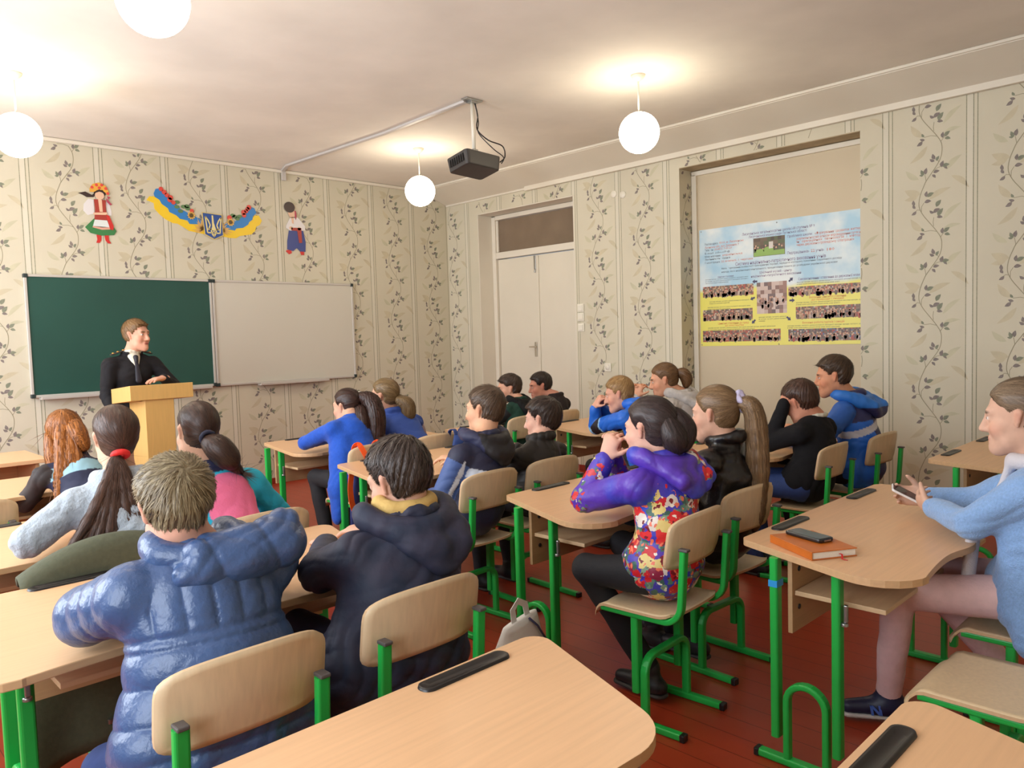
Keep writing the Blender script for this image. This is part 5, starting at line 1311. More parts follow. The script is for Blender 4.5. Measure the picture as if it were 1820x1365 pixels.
# auburn-haired girl in front of the lectern, head bent
H = (1.14, 4.52, 1.03)
def orange_col(): return bands([(lambda V, l, t, tt, c: (l[:, 2] > .27) & (l[:, 2] < .335), (150, 190, 205)), (lambda V, l, t, tt, c: arm(t), (46, 38, 38))], (36, 40, 66))
person('person', 'girl with loose auburn hair bending over her desk, navy top with a light blue band', (1.18, 4.26, .56), H, hy=.1, hp=.45, hr=-.12, s=.95,
    hair=dict(style='long', dark=(92, 50, 20), light=(190, 116, 50), t=.018, low=-.10, tuft=.004,
              tail=[([(-.02 + .02 * k, -.088, .03), (-.05 + .02 * k, -.098 + .006 * (k % 2), -.07), (-.075 + .022 * k, -.088, -.18 - .01 * k), (-.11 + .03 * k, -.07 + .012 * (k % 3), -.30), (-.155 + .045 * k, -.05, -.44 + .05 * k)], (.026, .030, .028, .024, .008), 1.0) for k in range(4)] + [([(.03, -.09, .0), (.035, -.10, -.06), (.05, -.09, -.12)], (.045, .045, .03), 1.0),
                    ([(-.075, .0, .0), (-.095, -.01, -.12), (-.12, .0, -.26)], (.030, .034, .012), 1.0)]),
    top=dict(name='jacket', col=orange_col(), mat=COLM('girl_navy_top'), th=.016))

# girl in the pale grey sweater, long ponytail with a red band
H = (.955, 3.12, 1.135)
tails = []
_rp = random.Random(11)
for k in range(15):
    ff = k / 14; dx = -.034 + .05 * ff; ex = -.27 + .35 * ff; dy = -.17 - .03 * math.sin(PI * ff) + .016 * _rp.uniform(-1, 1); L = .27 + .15 * math.sin(PI * min(1, .12 + .8 * ff)) + .03 * _rp.uniform(-1, 1)
    tails.append(([(-.035, -.105, -.065), (-.035 + dx, -.135, -.12), (-.03 + ex * .5, -.11 + dy * .45, -.12 - L * .45), (-.02 + ex, -.02 + dy, -.10 - L)], (.016, .019, .019, .004), 1.0))
person('person', 'girl in a fluffy pale grey sweater with a very long ponytail and red hair band', (.94, 2.95, .56), H, hy=.08, hp=.05, N=(.95, 3.075, .965), s=1.06, hs=.94, res=.0065, EL=(.63, 3.04, .80), WL=(.82, 3.36, .785), ER=(1.24, 3.10, .80), WR=(1.08, 3.38, .785),
    hair=dict(style='pony', dark=(46, 32, 26), light=(104, 74, 60), t=.010, low=-.085, crown=(0, -.11, -.05), fr=11, tuft=.001, tail=tails, tail_local=False, tie=((-.012, -.112, -.064), .023, (226, 40, 36)), tie_r=.011, tie_ax=(-.1, -.5, -.9), ttuft=.0008, tfr=9),
    top=dict(name='sweater', rgb=(166, 176, 186), th=.022, w=1.08, bump=(90, .5), sheen=.4, collar_t=.026, collar_h=.012, collar_r=.070), legs=(40, 44, 60))

# girl in the pink and turquoise hoodie
H = (1.255, 3.10, 1.125)
pk = bands([(lambda V, l, t, tt, c: (np.abs(l[:, 0] - .0) < .115 - .05 * np.clip((.25 - l[:, 2]) / .25, 0, 1)) & (l[:, 1] < .02) & ~arm(t), (246, 120, 160)), (lambda V, l, t, tt, c: isT(t, 'collar'), (30, 34, 66))], (44, 178, 210))
person('person', 'girl in a pink and turquoise hoodie with a dark ponytail curling to the right', (1.33, 2.96, .56), H, hy=.02, hp=.12, hr=.10, hs=.93, res=.0065, N=(1.29, 3.06, .945), WL=(1.22, 3.36, .79), WR=(1.5, 3.32, .79), KR=(1.55, 3.28, .54), AR=(1.72, 3.38, .10), shoes=(150, 24, 84),
    hair=dict(style='pony', dark=(38, 26, 22), light=(84, 58, 46), t=.010, low=-.08, crown=(.01, -.115, -.02), fr=11, tuft=.001, tail=[([(.0, -.105, -.035), (.015, -.155, -.055), (.045, -.165, -.095), (.075, -.15, -.125)], (.028, .046, .044, .018), 1.0), ([(.03, -.15, -.09), (.075, -.14, -.13), (.12, -.12, -.17)], (.028, .022, .006), 1.0)], ttuft=.0012, tail_local=False, tie=((0, -.116, -.032), .026, (40, 40, 60)), tie_r=.008),
    top=dict(name='hoodie', col=pk, mat=COLM('pink_turquoise_fleece', .9, bump=(120, .2)), th=.018, collar_t=.022, collar_r=.07), legs=(40, 44, 60))

# boy in the shiny blue puffer jacket
H = (.70, 1.885, 1.078)
def puff(V, loc, tg, tt):
    x = loc[:, 0]; h = loc[:, 2]; ring = lambda c, sp: np.abs(np.sin(PI * c / sp)) ** .40
    up_ = ring(x + .012, .062); lo_ = ring(h + .01, .074); d = np.where(h > .235, up_, lo_)
    seam = np.exp(-((h - .235) / .010) ** 2); d = d * (1 - .8 * seam)
    av = np.array([{'arm': 0.0, 'for': .275}.get(str(t)[:3], -1) for t in tg]); a = av + tt * np.where(av > .1, .245, .275)
    d = np.where(av >= 0, ring(a + .02, .082) * .8 + .12, d)
    return .0105 * (d - .62)
def puff_h(V, loc): return .011 * (np.abs(np.sin(PI * (loc[:, 0] * .95 + loc[:, 2] * .35) / .125)) ** .45 - .6)
def flap(J, c):
    P, rt, fw, up = c['P'], c['rt'], c['fw'], c['up']
    for sg in (-1, 1): J.chain([c['C'] + rt * .09 * sg - up * .05, P + rt * .15 * sg, P + rt * .195 * sg - up * .13 + fw * .05], (.10, .095, .075), k=.05, tag='torso', n=rt, f=1.25)
NYL = mat('blue_nylon', (62, 86, 128), .32, noise=(9, .10), bump=(55, .30), spec=.55)
person('person', 'boy with short fair hair in a shiny blue quilted puffer jacket, seen from behind', (.72, 1.745, .56), H, facing=.05, hy=.16, hp=.46, hr=.05, hs=.95, s=1.03, res=.0055, cres=.0058, skin=(232, 176, 152), N=(.735, 1.845, .955),
    EL=(.535, 2.05, .805), WL=(.74, 2.26, .787), ER=(1.03, 2.06, .82), WR=(.90, 2.28, .79),
    hair=dict(style='short', dark=(84, 68, 46), light=(170, 152, 118), t=.019, low=-.085, crown=(.010, -.110, .060), swirl=1.6, fr=12, tuft=.0035),
    top=dict(name='puffer_jacket', mat=NYL, th=.034, quilt=puff, collar_t=.019, long=True, wa=.004, w=1.04, sleeve=1.08,
             hood=dict(r=.029, rx=.10, ry=.09, bag_off=(.085, -.095, .000), bag_r=(.145, .050, .062), tilt=.10, cr=.008, quilt=puff_h, wa=.005, drop=.03, fold=[(-.08, -.11, -.02, .17, -.11, .005, .024, .036), (-.03, -.10, .02, .19, -.06, .04, .026, .042)])),
    legs=(44, 62, 112), shoes=(30, 30, 36), KL=(.53, 1.92, .475), AL=(.52, 1.74, .10), extra=flap)

# boy in the long dark coat with tan hood lining
H = (1.33, 1.845, 1.058)
CAMO = mat('dark_coat_cloth', (38, 46, 66), .62, noise=(16, .18), rgb2=(54, 52, 70), bump=(30, .25), spec=.35)
TAN = mat('tan_lining', (206, 170, 100), .85, bump=(60, .3))
o, i = person('person', 'boy with dark cropped hair in a long dark coat with tan neck lining', (1.25, 1.79, .56), H, facing=.12, hy=-.20, hp=.32, hr=-.05, hs=.95, s=1.03, res=.0055, cres=.0065, skin=(226, 178, 154), N=(1.325, 1.80, .93),
    EL=(1.125, 1.965, .79), WL=(1.29, 2.20, .788), ER=(1.60, 2.02, .80), WR=(1.50, 2.27, .785), hands=dict(L=dict(d=(.35, .93, .0), n=(0, 0, -1), curl=.2), R=dict(d=(-.2, .95, 0))),
    hair=dict(style='short', dark=(36, 28, 26), light=(96, 80, 72), t=.015, low=-.055, fr=15, tuft=.004, crown=(.03, -.05, .10)),
    top=dict(name='coat', mat=CAMO, th=.026, long=True, collar_t=.024, collar_r=.074, wa=.004, wf=22, cr=.0075, hood=dict(r=.032, rx=.125, ry=.105, v=(.05, -.125, -.105, .055, .032, .034), wa=.004, cr=.0055)), legs=(36, 40, 60), extra=flap)
q = Sdf(); N0 = i['N']
ring = [N0 + A3(.074 * math.sin(a), .012 - .066 * math.cos(a), .044 + .016 * (1 - math.cos(a)) * .5) for a in np.linspace(-2.4, 2.4, 17)]
for a, b in zip(ring[:-1], ring[1:]): q.cap(a, b, .020, None, .012, 'l')
V, F = q.mesh(.006, 2); V = V + vnormals(V, F) * (wob(V, 70) * .002)[:, None]; mesh_object('hood_lining', V, F, TAN, o)

# girl in the royal blue cardigan, first row
H = (2.815, 4.46, 1.035)
def card(J, c):
    P, rt, fw, up = c['P'], c['rt'], c['fw'], c['up']
    J.chain([c['C'] - rt * .12 - up * .05, P - rt * .185 - up * .04, P - rt * .215 - fw * .03 - up * .22], (.09, .065, .045), k=.05, tag='torso', n=rt, f=1.5)
person('person', 'girl in a long royal blue cardigan with a dark curly ponytail', (2.78, 4.26, .56), H, hy=look(H), hp=.1, s=.98, hs=.93, N=(2.80, 4.375, .955), EL=(2.585, 4.62, .79), WL=(2.90, 4.74, .785), WR=(2.98, 4.72, .785), ER=(3.02, 4.52, .79),
    hair=dict(style='pony', dark=(34, 22, 20), light=(76, 48, 40), t=.012, low=-.08, fr=11, crown=(.02, -.1, .02), tail=[([(.06, -.08, .065), (.10, -.14, .03), (.11, -.17, -.08), (.10, -.17, -.22), (.09, -.15, -.30)], (.03, .055, .062, .055, .02), 1.0), ([(.03, -.12, -.03), (.02, -.15, -.12), (.05, -.15, -.24)], (.045, .05, .015), 1.0)], tail_local=False, ttuft=.005, tfr=6, tie=((.055, -.075, .065), .026, (225, 222, 216)), tie_r=.010),
    top=dict(name='cardigan', rgb=(28, 82, 186), th=.014, bump=(150, .3), collar=False, sheen=.2), extra=card, legs=(26, 25, 30), KL=(2.66, 4.64, .545), AL=(2.66, 4.50, .10))

# girl in the blue waistcoat
H = (3.20, 4.57, 1.075)
vest = bands([(lambda V, l, t, tt, c: arm(t) & ~((tt < .12) & np.char.startswith(t.astype(str), 'arm')), (196, 176, 184))], (52, 84, 168))
person('person', 'girl with a light brown low ponytail in a blue waistcoat over pale sleeves', (3.30, 4.30, .56), H, hy=look(H), hp=.08, s=1.0, hs=.95, WL=(3.12, 4.76, .785), WR=(3.40, 4.76, .785), N=(3.25, 4.52, .915),
    hair=dict(style='pony', dark=(92, 72, 44), light=(150, 122, 84), t=.012, low=-.08, fr=11, crown=(.03, -.1, -.02), tail=[([(.05, -.10, -.03), (.085, -.15, -.06), (.09, -.155, -.13), (.085, -.14, -.19)], (.03, .045, .045, .015), 1.0)], tail_local=False, tie=((.045, -.098, -.03), .024, (120, 96, 66)), tie_r=.006),
    top=dict(name='waistcoat', col=vest, mat=COLM('waistcoat_cloth', .7, bump=(70, .2)), th=.020, collar_t=.022, collar_h=.034, collar_r=.060), legs=(32, 34, 48))

# boy in navy and blue jacket with white stripes
H = (2.69, 2.95, 1.095)
def stripe_mask(V, l, t, tt, c):
    d = (V - c['SL']) @ -c['rt']; return arm(t) & (l[:, 0] < 0)
def b9(V, loc, tg, tt, c):
    col = cvec((38, 40, 66), len(V)); a = arm(tg); s9 = tg.astype(str)
    low = (loc[:, 2] < .20) & ~a; col[low] = lin((40, 42, 70)); mid = (loc[:, 2] > .19) & (loc[:, 2] < .235) & ~a; col[mid] = lin((196, 202, 214)); m2 = (loc[:, 2] > .15) & (loc[:, 2] <= .19) & ~a; col[m2] = lin((70, 110, 170))
    u = a & (tt > .12) | np.char.startswith(s9, 'fore'); col[u] = lin((66, 90, 146))
    for S, E, sg in ((c['SL'], c['EL'], -1), (c['SR'], c['ER'], 1)):
        ax = unit(E - S); b = unit(-c['fw'] - (-c['fw'] @ ax) * ax); ou = unit(np.cross(ax, b)) ; ou = ou if ou @ c['rt'] * sg > 0 else -ou
        v = V - S; v = v - (v @ ax)[:, None] * ax; ang = np.arctan2(v @ ou, v @ b)
        side = (loc[:, 0] * sg > .1)
        col[np.char.startswith(s9, 'arm') & side & (ang > -.15) & (ang < .35) & (tt > .05)] = lin((206, 208, 216))
    return col
person('person', 'boy in a navy and blue jacket with white stripes down the sleeves', (2.54, 2.91, .56), H, facing=-.05, hy=look(H) - .15, hp=.05, hs=.96, s=1.02, skin=(236, 182, 148), N=(2.63, 2.885, .935), res=.0065, cres=.0052, EL=(2.37, 2.94, .665), WL=(2.47, 3.14, .64), ER=(2.92, 3.08, .79), WR=(2.78, 3.30, .785),
    hair=dict(style='short', dark=(56, 42, 32), light=(112, 88, 68), t=.013, low=-.07, fr=14, tuft=.002),
    top=dict(name='jacket', col=b9, mat=COLM('stripe_jacket_cloth', .6, bump=(40, .2)), th=.022, collar_t=.02,
             hood=dict(r=.030, rx=.11, ry=.095, v=(.01, -.115, -.105, .04, .028, .030), col=lambda V, l, tg: np.where((np.abs(l[:, 0]) < .075 + .3 * np.clip(l[:, 2] + .1, -.2, .1))[:, None] & (l[:, 1] < -.05)[:, None], np.array(lin((30, 27, 30))), np.array(lin((44, 46, 76)))))), legs=(66, 92, 140))

# boy in the black track jacket
H = (3.175, 3.0, .995)
def b10(V, loc, tg, tt, c):
    col = cvec((40, 36, 33), len(V)); s10 = tg.astype(str)
    for S, E, sg in ((c['SL'], c['EL'], -1),):
        ax = unit(E - S); b = unit(c['up'] - (c['up'] @ ax) * ax); ou = np.cross(ax, b); v = V - S; v = v - (v @ ax)[:, None] * ax; p = v @ unit(np.cross(ax, -c['fw'])) * (1)
        p = (V - S) @ unit(np.cross(ax, c['up']))
        m = ((np.abs(p - .052) < .005) | (np.abs(p - .074) < .005)) & (loc[:, 0] * sg > .04) & (V[:, 2] > S[2] - .09) & (np.char.startswith(s10, 'arm') | (s10 == 'torso'))
        col[m] = lin((226, 226, 222))
    return col
person('person', 'boy in a black track jacket with two white lines along the shoulder', (3.04, 2.95, .56), H, facing=0, hy=look(H) - .1, hp=.12, hs=.95, s=.98, skin=(240, 190, 168), N=(3.11, 2.945, .855), WL=(2.98, 3.28, .785), WR=(3.25, 3.30, .785), cres=.0050,
    hair=dict(style='short', dark=(34, 26, 24), light=(76, 58, 48), t=.019, low=-.085, fr=13, tuft=.003, fringe=True),
    top=dict(name='track_jacket', col=b10, mat=COLM('track_jacket_cloth', .6, bump=(60, .15)), th=.018, collar_t=.022, collar_h=.034, collar_r=.064), legs=(30, 30, 36))

# girl in the purple floral jacket
H = (2.45, 1.745, 1.095)
FLO = bpy.data.materials.new('floral_nylon'); FLO.use_nodes = True
nt = FLO.node_tree; NN_ = nt.nodes; lk = nt.links; bs = NN_['Principled BSDF']; bs.inputs['Roughness'].default_value = .42
tc = NN_.new('ShaderNodeTexCoord'); nz = NN_.new('ShaderNodeTexNoise'); nz.inputs['Scale'].default_value = 34; nz.inputs['Detail'].default_value = 3; lk.new(tc.outputs['Object'], nz.inputs['Vector'])
vm = NN_.new('ShaderNodeVectorMath'); vm.operation = 'MULTIPLY_ADD'; vm.inputs[1].default_value = (.045, .045, .045); lk.new(nz.outputs['Color'], vm.inputs[0]); lk.new(tc.outputs['Object'], vm.inputs[2])
n2 = NN_.new('ShaderNodeTexNoise'); n2.inputs['Scale'].default_value = 5; lk.new(tc.outputs['Object'], n2.inputs['Vector'])
base = NN_.new('ShaderNodeValToRGB'); e = base.color_ramp.elements; e[0].position = .40; e[0].color = lin((44, 70, 190)) + (1,); e[1].position = .58; e[1].color = lin((88, 54, 172)) + (1,); lk.new(n2.outputs['Fac'], base.inputs['Fac'])
att = NN_.new('ShaderNodeAttribute'); att.attribute_name = 'Col'; sp_ = NN_.new('ShaderNodeSeparateColor'); lk.new(att.outputs['Color'], sp_.inputs[0])
def vlayer(scale, thr, ramp, prev, seedoff):
    mp = NN_.new('ShaderNodeMapping'); mp.inputs['Location'].default_value = (seedoff, seedoff * .7, 0); lk.new(vm.outputs[0], mp.inputs['Vector'])
    v = NN_.new('ShaderNodeTexVoronoi'); v.inputs['Scale'].default_value = scale; lk.new(mp.outputs[0], v.inputs['Vector'])
    th = NN_.new('ShaderNodeMath'); th.operation = 'MULTIPLY'; th.inputs[1].default_value = thr; lk.new(sp_.outputs[0], th.inputs[0])
    lt = NN_.new('ShaderNodeMath'); lt.operation = 'LESS_THAN'; lk.new(v.outputs['Distance'], lt.inputs[0]); lk.new(th.outputs[0], lt.inputs[1])
    sc = NN_.new('ShaderNodeSeparateColor'); lk.new(v.outputs['Color'], sc.inputs[0])
    cr = NN_.new('ShaderNodeValToRGB'); cr.color_ramp.interpolation = 'CONSTANT'
    while len(cr.color_ramp.elements) < len(ramp): cr.color_ramp.elements.new(.5)
    for k, (p, c) in enumerate(ramp): cr.color_ramp.elements[k].position = p; cr.color_ramp.elements[k].color = lin(c) + (1,)
    lk.new(sc.outputs[0], cr.inputs['Fac'])
    mx = NN_.new('ShaderNodeMix'); mx.data_type = 'RGBA'; lk.new(lt.outputs[0], mx.inputs['Factor']); lk.new(prev, mx.inputs['A']); lk.new(cr.outputs['Color'], mx.inputs['B']); return mx.outputs['Result']
c = vlayer(30, .52, [(0, (96, 132, 112)), (.4, (66, 104, 92)), (.7, (130, 160, 134))], base.outputs['Color'], .3)
c = vlayer(19, .54, [(0, (206, 34, 44)), (.38, (232, 218, 206)), (.56, (222, 44, 48)), (.76, (232, 208, 130)), (.88, (150, 40, 70))], c, 1.7)
c = vlayer(40, .32, [(0, (240, 120, 90)), (.4, (246, 236, 220)), (.6, (120, 20, 36))], c, 2.9)
lk.new(c, bs.inputs['Base Color'])
bn = NN_.new('ShaderNodeTexNoise'); bn.inputs['Scale'].default_value = 40; lk.new(tc.outputs['Object'], bn.inputs['Vector']); bp = NN_.new('ShaderNodeBump'); bp.inputs['Strength'].default_value = .25; bp.inputs['Distance'].default_value = .01; lk.new(bn.outputs['Fac'], bp.inputs['Height']); lk.new(bp.outputs[0], bs.inputs['Normal'])
def fdens(V, loc, tg, tt, c):
    d = np.clip((.335 - loc[:, 2]) / .07, 0.0, 1.0); s = tg.astype(str)
    d = np.where(np.char.startswith(s, 'fore'), np.clip((.9 - np.abs(tt - .55) * 1.2), 0, 1), d); d = np.where(np.char.startswith(s, 'arm'), np.clip((tt - .72) * 3, 0, .8), d)
    return np.stack([d, d, d], 1)
def hdens(V, loc, tg):
    d = ((loc[:, 0] > .045) & (loc[:, 0] < .095) & (loc[:, 2] > -.06)).astype(float) * 1.1; return np.stack([d, d, d], 1)
def belt(V, loc, tg, tt): return np.where((loc[:, 2] > -1) & ~arm(tg), .006 * (np.abs(np.sin(PI * (loc[:, 2] + .02) / .13)) ** .5 - .6), 0.0)
person('person', 'girl in a purple jacket printed with red and white flowers, hands at her mouth', (2.41, 1.67, .56), H, facing=.02, hy=look(H) + .02, hp=.10, hs=.96, s=1.0, res=.0055, cres=.006, skin=(238, 186, 164), N=(2.455, 1.685, .955),
    EL=(2.335, 1.985, .795), WL=(2.40, 1.925, .955), ER=(2.60, 2.00, .80), WR=(2.475, 1.95, .95), hands=dict(L=dict(d=(.12, -.30, .95), n=(.95, .0, -.1), curl=.75), R=dict(d=(-.15, -.25, .95), n=(-.95, 0, .1), curl=.75)),
    KL=(2.27, 1.93, .54), AL=(2.46, 1.78, .115), KR=(2.62, 2.02, .545), AR=(2.86, 1.83, .13),
    hair=dict(style='bun', dark=(32, 24, 24), light=(84, 68, 66), t=.013, low=-.085, fr=9, crown=(.03, -.12, -.01), tuft=.0015, ttuft=.0015, tail=[([(.045, -.085, .045), (.05, -.115, -.01), (.03, -.115, -.06)], (.035, .05, .04), 1.0), ([(-.02, -.10, .02), (-.02, -.118, -.03), (.0, -.11, -.07)], (.03, .042, .035), 1.0)], tfr=3),
    top=dict(name='floral_jacket', mat=FLO, col=fdens, cr=.0065, th=.026, w=1.0, quilt=belt, collar_t=.020, wa=.005, hood=dict(r=.034, rx=.112, ry=.100, v=(.02, -.128, -.095, .085, .032, .034), col=hdens, wa=.004)),
    legs=(24, 23, 27), shoes=(34, 32, 36))

# girl in the black leather jacket with the long blond ponytail
H = (2.945, 1.755, 1.11)
LEATH = mat('black_leather', (26, 24, 25), .30, noise=(8, .15), bump=(22, .6), spec=.6)
person('person', 'girl in a black leather jacket with a waist-long ponytail and lilac scrunchie', (2.93, 1.735, .56), H, facing=-.02, hy=look(H) + .02, hp=.12, hs=.95, s=.98, res=.006, cres=.0065, skin=(240, 190, 164), N=(2.955, 1.70, .965),
    EL=(2.87, 2.02, .80), WL=(2.92, 1.925, .955), ER=(3.14, 2.02, .79), WR=(3.0, 2.10, .785), hands=dict(L=dict(d=(.0, -.5, .7), n=(.3, -.8, .3), curl=.9)),
    hair=dict(style='pony', dark=(92, 68, 46), light=(158, 126, 90), t=.009, low=-.075, fr=12, crown=(.02, -.115, .03), tuft=.001, tail=[([(.022, -.105, .045), (.035, -.150, .035), (.048, -.165, -.06), (.055, -.165, -.24), (.062, -.15, -.42), (.066, -.14, -.50)], (.020, .034, .042, .046, .036, .010), 1.0)], tail_local=False, ttuft=.003, tfr=5, tie=((.022, -.118, .045), .027, (196, 186, 214)), tie_r=.017, tie_w=.006, tie_ax=(.3, -1, .1)),
    top=dict(name='leather_jacket', mat=LEATH, cr=.006, th=.020, collar_t=.024, collar_h=.026, collar_r=.068, wa=.007, wf=30), legs=(28, 27, 34), shoes=(38, 36, 40), KL=(2.84, 2.12, .55), AL=(2.88, 2.05, .10))

# woman in the light blue cardigan
H = (2.96, .635, 1.155)
KNIT = mat('blue_knit', (134, 170, 218), .9, noise=(120, .10), bump=(220, .45), sheen=.3)
PINK = mat('pink_trousers', (228, 190, 188), .8, noise=(30, .05), bump=(90, .25))
def wcard(J, c):
    P, rt, fw, up = c['P'], c['rt'], c['fw'], c['up']
    J.chain([c['C'] - rt * .11, P - rt * .15 - up * .01, P - rt * .225 - up * .10 - fw * .02], (.10, .085, .06), k=.05, tag='torso', n=rt, f=1.4)
o, i = person('person', 'woman in a light blue knitted cardigan and pink trousers holding a phone', (2.985, .585, .56), H, facing=-.05, hy=look(H) + .04, hp=.12, hs=.97, s=1.03, res=.0055, cres=.006, skin=(228, 184, 160), N=(2.975, .575, .985),
    EL=(2.80, .735, .795), WL=(2.975, .905, .792), ER=(3.20, .82, .795), WR=(3.17, .985, .79), hands=dict(L=dict(d=(.72, .66, .05), n=(.55, -.45, .35), curl=.65, thumb=.4), R=dict(d=(-.45, .88, .05), n=(-.5, -.3, .2), curl=.6)),
    KL=(2.735, .935, .545), AL=(2.885, 1.02, .115), KR=(3.02, .96, .55), AR=(3.20, .68, .13), shoe_fn=lambda A: unit(A3(-.55, .83, 0)) if A[1] > .9 else A3(0, 1, 0),
    hair=dict(style='pony', dark=(92, 74, 58), light=(150, 126, 100), t=.010, low=-.075, fr=11, crown=(0, -.11, .0), tuft=.001, tail=[([(0, -.115, .0), (.0, -.16, -.02), (.0, -.165, -.10), (.0, -.15, -.2)], (.025, .04, .035, .012), 1.0)]),
    top=dict(name='cardigan', mat=KNIT, th=.020, long=True, collar=False, wa=.004, sole=(206, 200, 196)), extra=wcard, legs=(200, 160, 160), legs_mat=PINK, shoes=(28, 32, 62))
q = Sdf(); ring = [i['N'] + A3(.075 * math.sin(a), .012 - .070 * math.cos(a), .012 + .004 * math.cos(a)) for a in np.linspace(-2.6, 2.6, 17)]
for a, b in zip(ring[:-1], ring[1:]): q.cap(a, b, .024, None, .012, 'l')
q.chain([ring[0], i['N'] + A3(-.045, .105, -.10), i['P'] + A3(-.10, .16, .22), i['P'] + A3(-.13, .17, .05)], (.024, .022, .030, .03), k=.02, tag='l', n=A3(.3, 1, .2), f=1.6)
V, F = q.mesh(.006, 2); mesh_object('shawl_collar', V, F, mat('pale_knit', (206, 200, 204), .9, bump=(200, .3)), o)
# a torn blue sticker on the desk leg in front of her
q = MB(); q.box((-.635 + .26 * -.24, -.16 - .0005, .612), (.0445, .0305, .022)); q.build('leg_sticker', mat('blue_sticker', (40, 150, 220), .5), DESKS['woman'])
# letter on the shoe
sh = [c for c in COL.objects if c.parent == o and c.name.startswith('shoe')][0]
dv = unit(A3(-.55, .83, 0)); sd = A3(-dv[1], dv[0], 0); ctr = A3(2.885, 1.02, .015) + dv * .050 + sd * .043 + A3(0, 0, .040) - np.array(parent_origin(o))
q = MB(); fr = lambda a, b, h: tuple(ctr + dv * (-a) + A3(0, 0, b) + sd * (h - max(0, b) * .35))
for p in ([(-.020, -.016), (-.011, -.016), (-.016, .018), (-.025, .018)], [(-.025, .018), (-.014, .018), (.018, -.016), (.007, -.016)], [(.018, -.016), (.009, -.016), (.004, .018), (.013, .018)]): q.prism(p, 0, .003, frame=fr)
q.build('shoe_letter', mat('shoe_letter', (70, 104, 190), .5), sh)
t = tag(empty('phone', (3.105, 1.03, .800)), 'dark phone with white edge in the hands of the light blue cardigan woman', 'phone'); t.rotation_euler = (math.radians(28), math.radians(-12), math.radians(20))
q = MB(); q.prism(rrect(.066, .125, .010, 5), 0, .009); q.build('shell', mat('phone_white', (236, 234, 232), .25), t, .003)
q = MB(); q.prism(rrect(.060, .118, .008, 5), .0092, .0098); q.build('screen', mat('phone_dark', (52, 30, 40), .12), t)

# boys by the door
H = (4.58, 4.71, 1.028)
g14 = bands([(lambda V, l, t, tt, c: arm(t) & (tt > .0), (34, 34, 36))], (24, 60, 48))
person('person', 'boy in a dark green hoodie at the desk nearest the white door', (4.51, 4.60, .56), H, facing=-.1, hy=look(H), hp=.12, hs=.95, s=.98, skin=(230, 176, 148), N=(4.62, 4.63, .90), WL=(4.36, 4.93, .735), WR=(4.66, 4.96, .73),
    hair=dict(style='short', dark=(40, 30, 26), light=(86, 66, 54), t=.016, low=-.06, fr=13, tuft=.003, fringe=True), top=dict(name='hoodie', col=g14, mat=COLM('green_fleece', .9, bump=(100, .2)), th=.016, hood=dict(r=.026, rx=.09, ry=.085, v=(0, -.12, -.10, .05, .026, .03))), legs=(30, 30, 38))
H = (4.99, 4.73, 1.023)
person('person', 'boy in a dark pullover beside the green hoodie boy before the white door', (5.02, 4.61, .56), H, facing=-.1, hy=look(H), hp=.16, hs=.95, s=1.0, skin=(226, 160, 136), N=(5.08, 4.63, .90), WL=(4.83, 4.95, .735), WR=(5.1, 4.98, .73), ER=(5.33, 4.84, .755),
    hair=dict(style='short', dark=(28, 22, 22), light=(64, 50, 44), t=.014, low=-.05, fr=13, tuft=.002), top=dict(name='pullover', rgb=(46, 38, 38), th=.018, w=1.05), legs=(30, 30, 38))

# boy in the bright blue jacket, chin on his hands
H = (4.175, 3.22, 1.06)
def b16(V, loc, tg, tt, c):
    col = cvec((34, 104, 206), len(V)); s = tg.astype(str); m = np.char.startswith(s, 'arm') & (tt > .70) & (tt < .98); col[m] = lin((30, 26, 28)); m2 = np.char.startswith(s, 'arm') & ((np.abs(tt - .68) < .02) | (np.abs(tt - .99) < .02)); col[m2] = lin((150, 190, 220)); return col
person('person', 'fair-haired boy in a bright blue jacket with a black band on the sleeve', (4.215, 3.02, .56), H, facing=.0, hy=look(H), hp=.25, hs=.93, s=.96, skin=(232, 174, 148), N=(4.225, 3.11, .955), EL=(4.185, 3.44, .80), WL=(4.13, 3.40, .95), WR=(4.21, 3.42, .95), ER=(4.40, 3.42, .80), cres=.0065,
    hands=dict(L=dict(d=(.1, -.5, .8), n=(.6, -.6, .2), curl=.9), R=dict(d=(-.3, -.5, .7), n=(-.5, -.6, .2), curl=.9)),
    hair=dict(style='short', dark=(136, 100, 58), light=(188, 150, 100), t=.009, low=-.06, fr=14, tuft=.0015), top=dict(name='jacket', col=b16, mat=COLM('bright_blue_nylon', .5, bump=(35, .25)), th=.024, collar_t=.026, collar_h=.03, collar_r=.072), legs=(30, 28, 30), KL=(4.05, 3.36, .55))
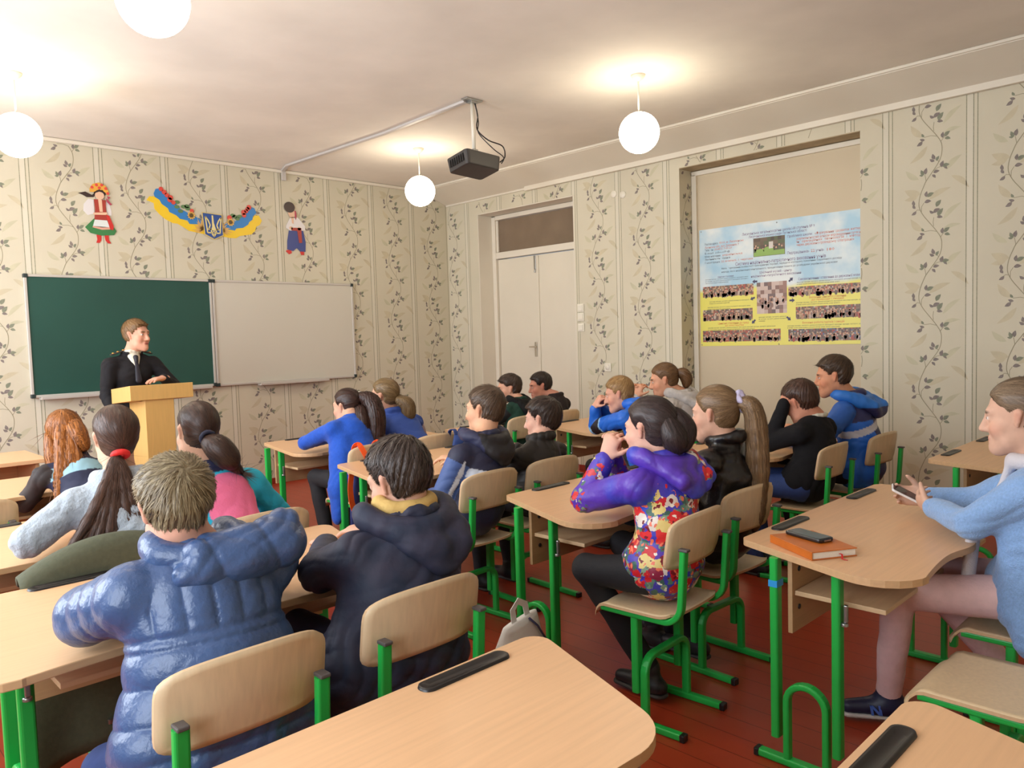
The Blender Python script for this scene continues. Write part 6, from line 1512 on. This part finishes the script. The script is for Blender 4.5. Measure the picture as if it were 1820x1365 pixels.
# girl in the pale grey hooded jacket
H = (4.72, 3.23, 1.12)
person('person', 'girl in a pale grey hooded jacket with clasped hands at her mouth', (4.78, 3.09, .56), H, facing=-.05, hy=look(H), hp=.22, hs=.96, s=1.02, skin=(238, 176, 142), N=(4.80, 3.13, .985), EL=(4.60, 3.46, .80), WL=(4.585, 3.385, .985), ER=(4.90, 3.48, .80), WR=(4.64, 3.42, .985),
    hands=dict(L=dict(d=(.25, -.25, .9), n=(.9, -.1, 0), curl=.8), R=dict(d=(-.2, -.2, .9), n=(-.9, 0, 0), curl=.8)),
    hair=dict(style='pony', dark=(84, 56, 34), light=(140, 104, 68), t=.010, low=-.07, fr=11, crown=(.02, -.11, .03), tuft=.001, tail=[([(.0, -.112, .03), (.0, -.155, .01), (.01, -.165, -.04), (.01, -.15, -.08)], (.022, .036, .036, .015), 1.0)], tie=((0, -.112, .03), .022, (60, 40, 30)), tie_r=.006),
    top=dict(name='hooded_jacket', rgb=(196, 190, 186), th=.024, w=1.06, bump=(40, .25), collar_t=.02, hood=dict(r=.032, rx=.11, ry=.10, v=(.02, -.135, -.10, .07, .030, .034))), legs=(40, 40, 50))

# boy in the black sweater holding his head
H = (4.285, 2.0, 1.045)
o, i = person('person', 'boy in a black sweater and jeans propping his head on his raised hand', (4.27, 1.955, .56), H, facing=.03, hy=.10, hp=.45, hr=-.10, hs=.955, s=1.02, skin=(228, 160, 132), N=(4.33, 1.925, .93), EL=(4.17, 2.135, .79), WL=(4.215, 2.06, 1.03), ER=(4.50, 2.16, .79), WR=(4.60, 2.36, .785), cres=.0065,
    hands=dict(L=dict(d=(.55, -.25, .75), n=(.75, .2, -.55), curl=.35), R=dict(d=(.2, .9, .1), n=(0, 0, -1), curl=.5)),
    hair=dict(style='short', dark=(48, 30, 24), light=(96, 66, 52), t=.016, low=-.07, fr=12, tuft=.003), top=dict(name='sweater', rgb=(22, 21, 24), th=.018, w=1.03, collar=False, rough=.9), legs=(44, 66, 122), KL=(4.12, 2.30, .55), AL=(4.16, 2.22, .1))
q = Sdf(); ring = [i['N'] + A3(.060 * math.sin(a), .010 - .056 * math.cos(a), .022) for a in np.linspace(0, 2 * PI, 15)]
for a, b in zip(ring[:-1], ring[1:]): q.cap(a, b, .012, None, .01, 'l')
V, F = q.mesh(.006, 1); mesh_object('shirt_collar', V, F, mat('white_shirt', ()), o)
# boy in the navy and bright blue jacket
H = (4.76, 2.01, 1.165)
def b19(V, loc, tg, tt, c):
    col = cvec((50, 52, 98), len(V)); x, h = loc[:, 0], loc[:, 2]; a = arm(tg)
    col[~a & (x < -.06) & (h < .32)] = lin((40, 110, 214)); band = (np.abs(h - (.285 + .25 * (x + .02))) < .022) & ~a; col[band] = lin((206, 204, 214)); col[a] = lin((44, 100, 190)); return col
person('person', 'boy in a navy, bright blue and white jacket sitting beside the boy in black', (4.87, 1.90, .56), H, facing=-.05, hy=look(H) + .05, hp=.16, hs=.97, s=1.05, skin=(230, 164, 128), N=(4.835, 1.925, 1.00), WL=(4.62, 2.26, .785), WR=(4.95, 2.32, .785), cres=.0065,
    hair=dict(style='short', dark=(46, 34, 26), light=(92, 70, 52), t=.016, low=-.06, fr=12, tuft=.003, fringe=True),
    top=dict(name='jacket', col=b19, mat=COLM('navy_blue_nylon', .55, bump=(35, .25)), th=.026, collar_t=.024, collar_h=.03, w=1.05, hood=dict(r=.034, rx=.115, ry=.10, v=(.05, -.14, -.085, .08, .032, .036), col=lambda V, l, tg: np.where((l[:, 2] > -.045)[:, None], np.array(lin((46, 122, 216))), np.array(lin((50, 52, 98)))))), legs=(30, 30, 36))

# a pink shoe glimpsed under the desks
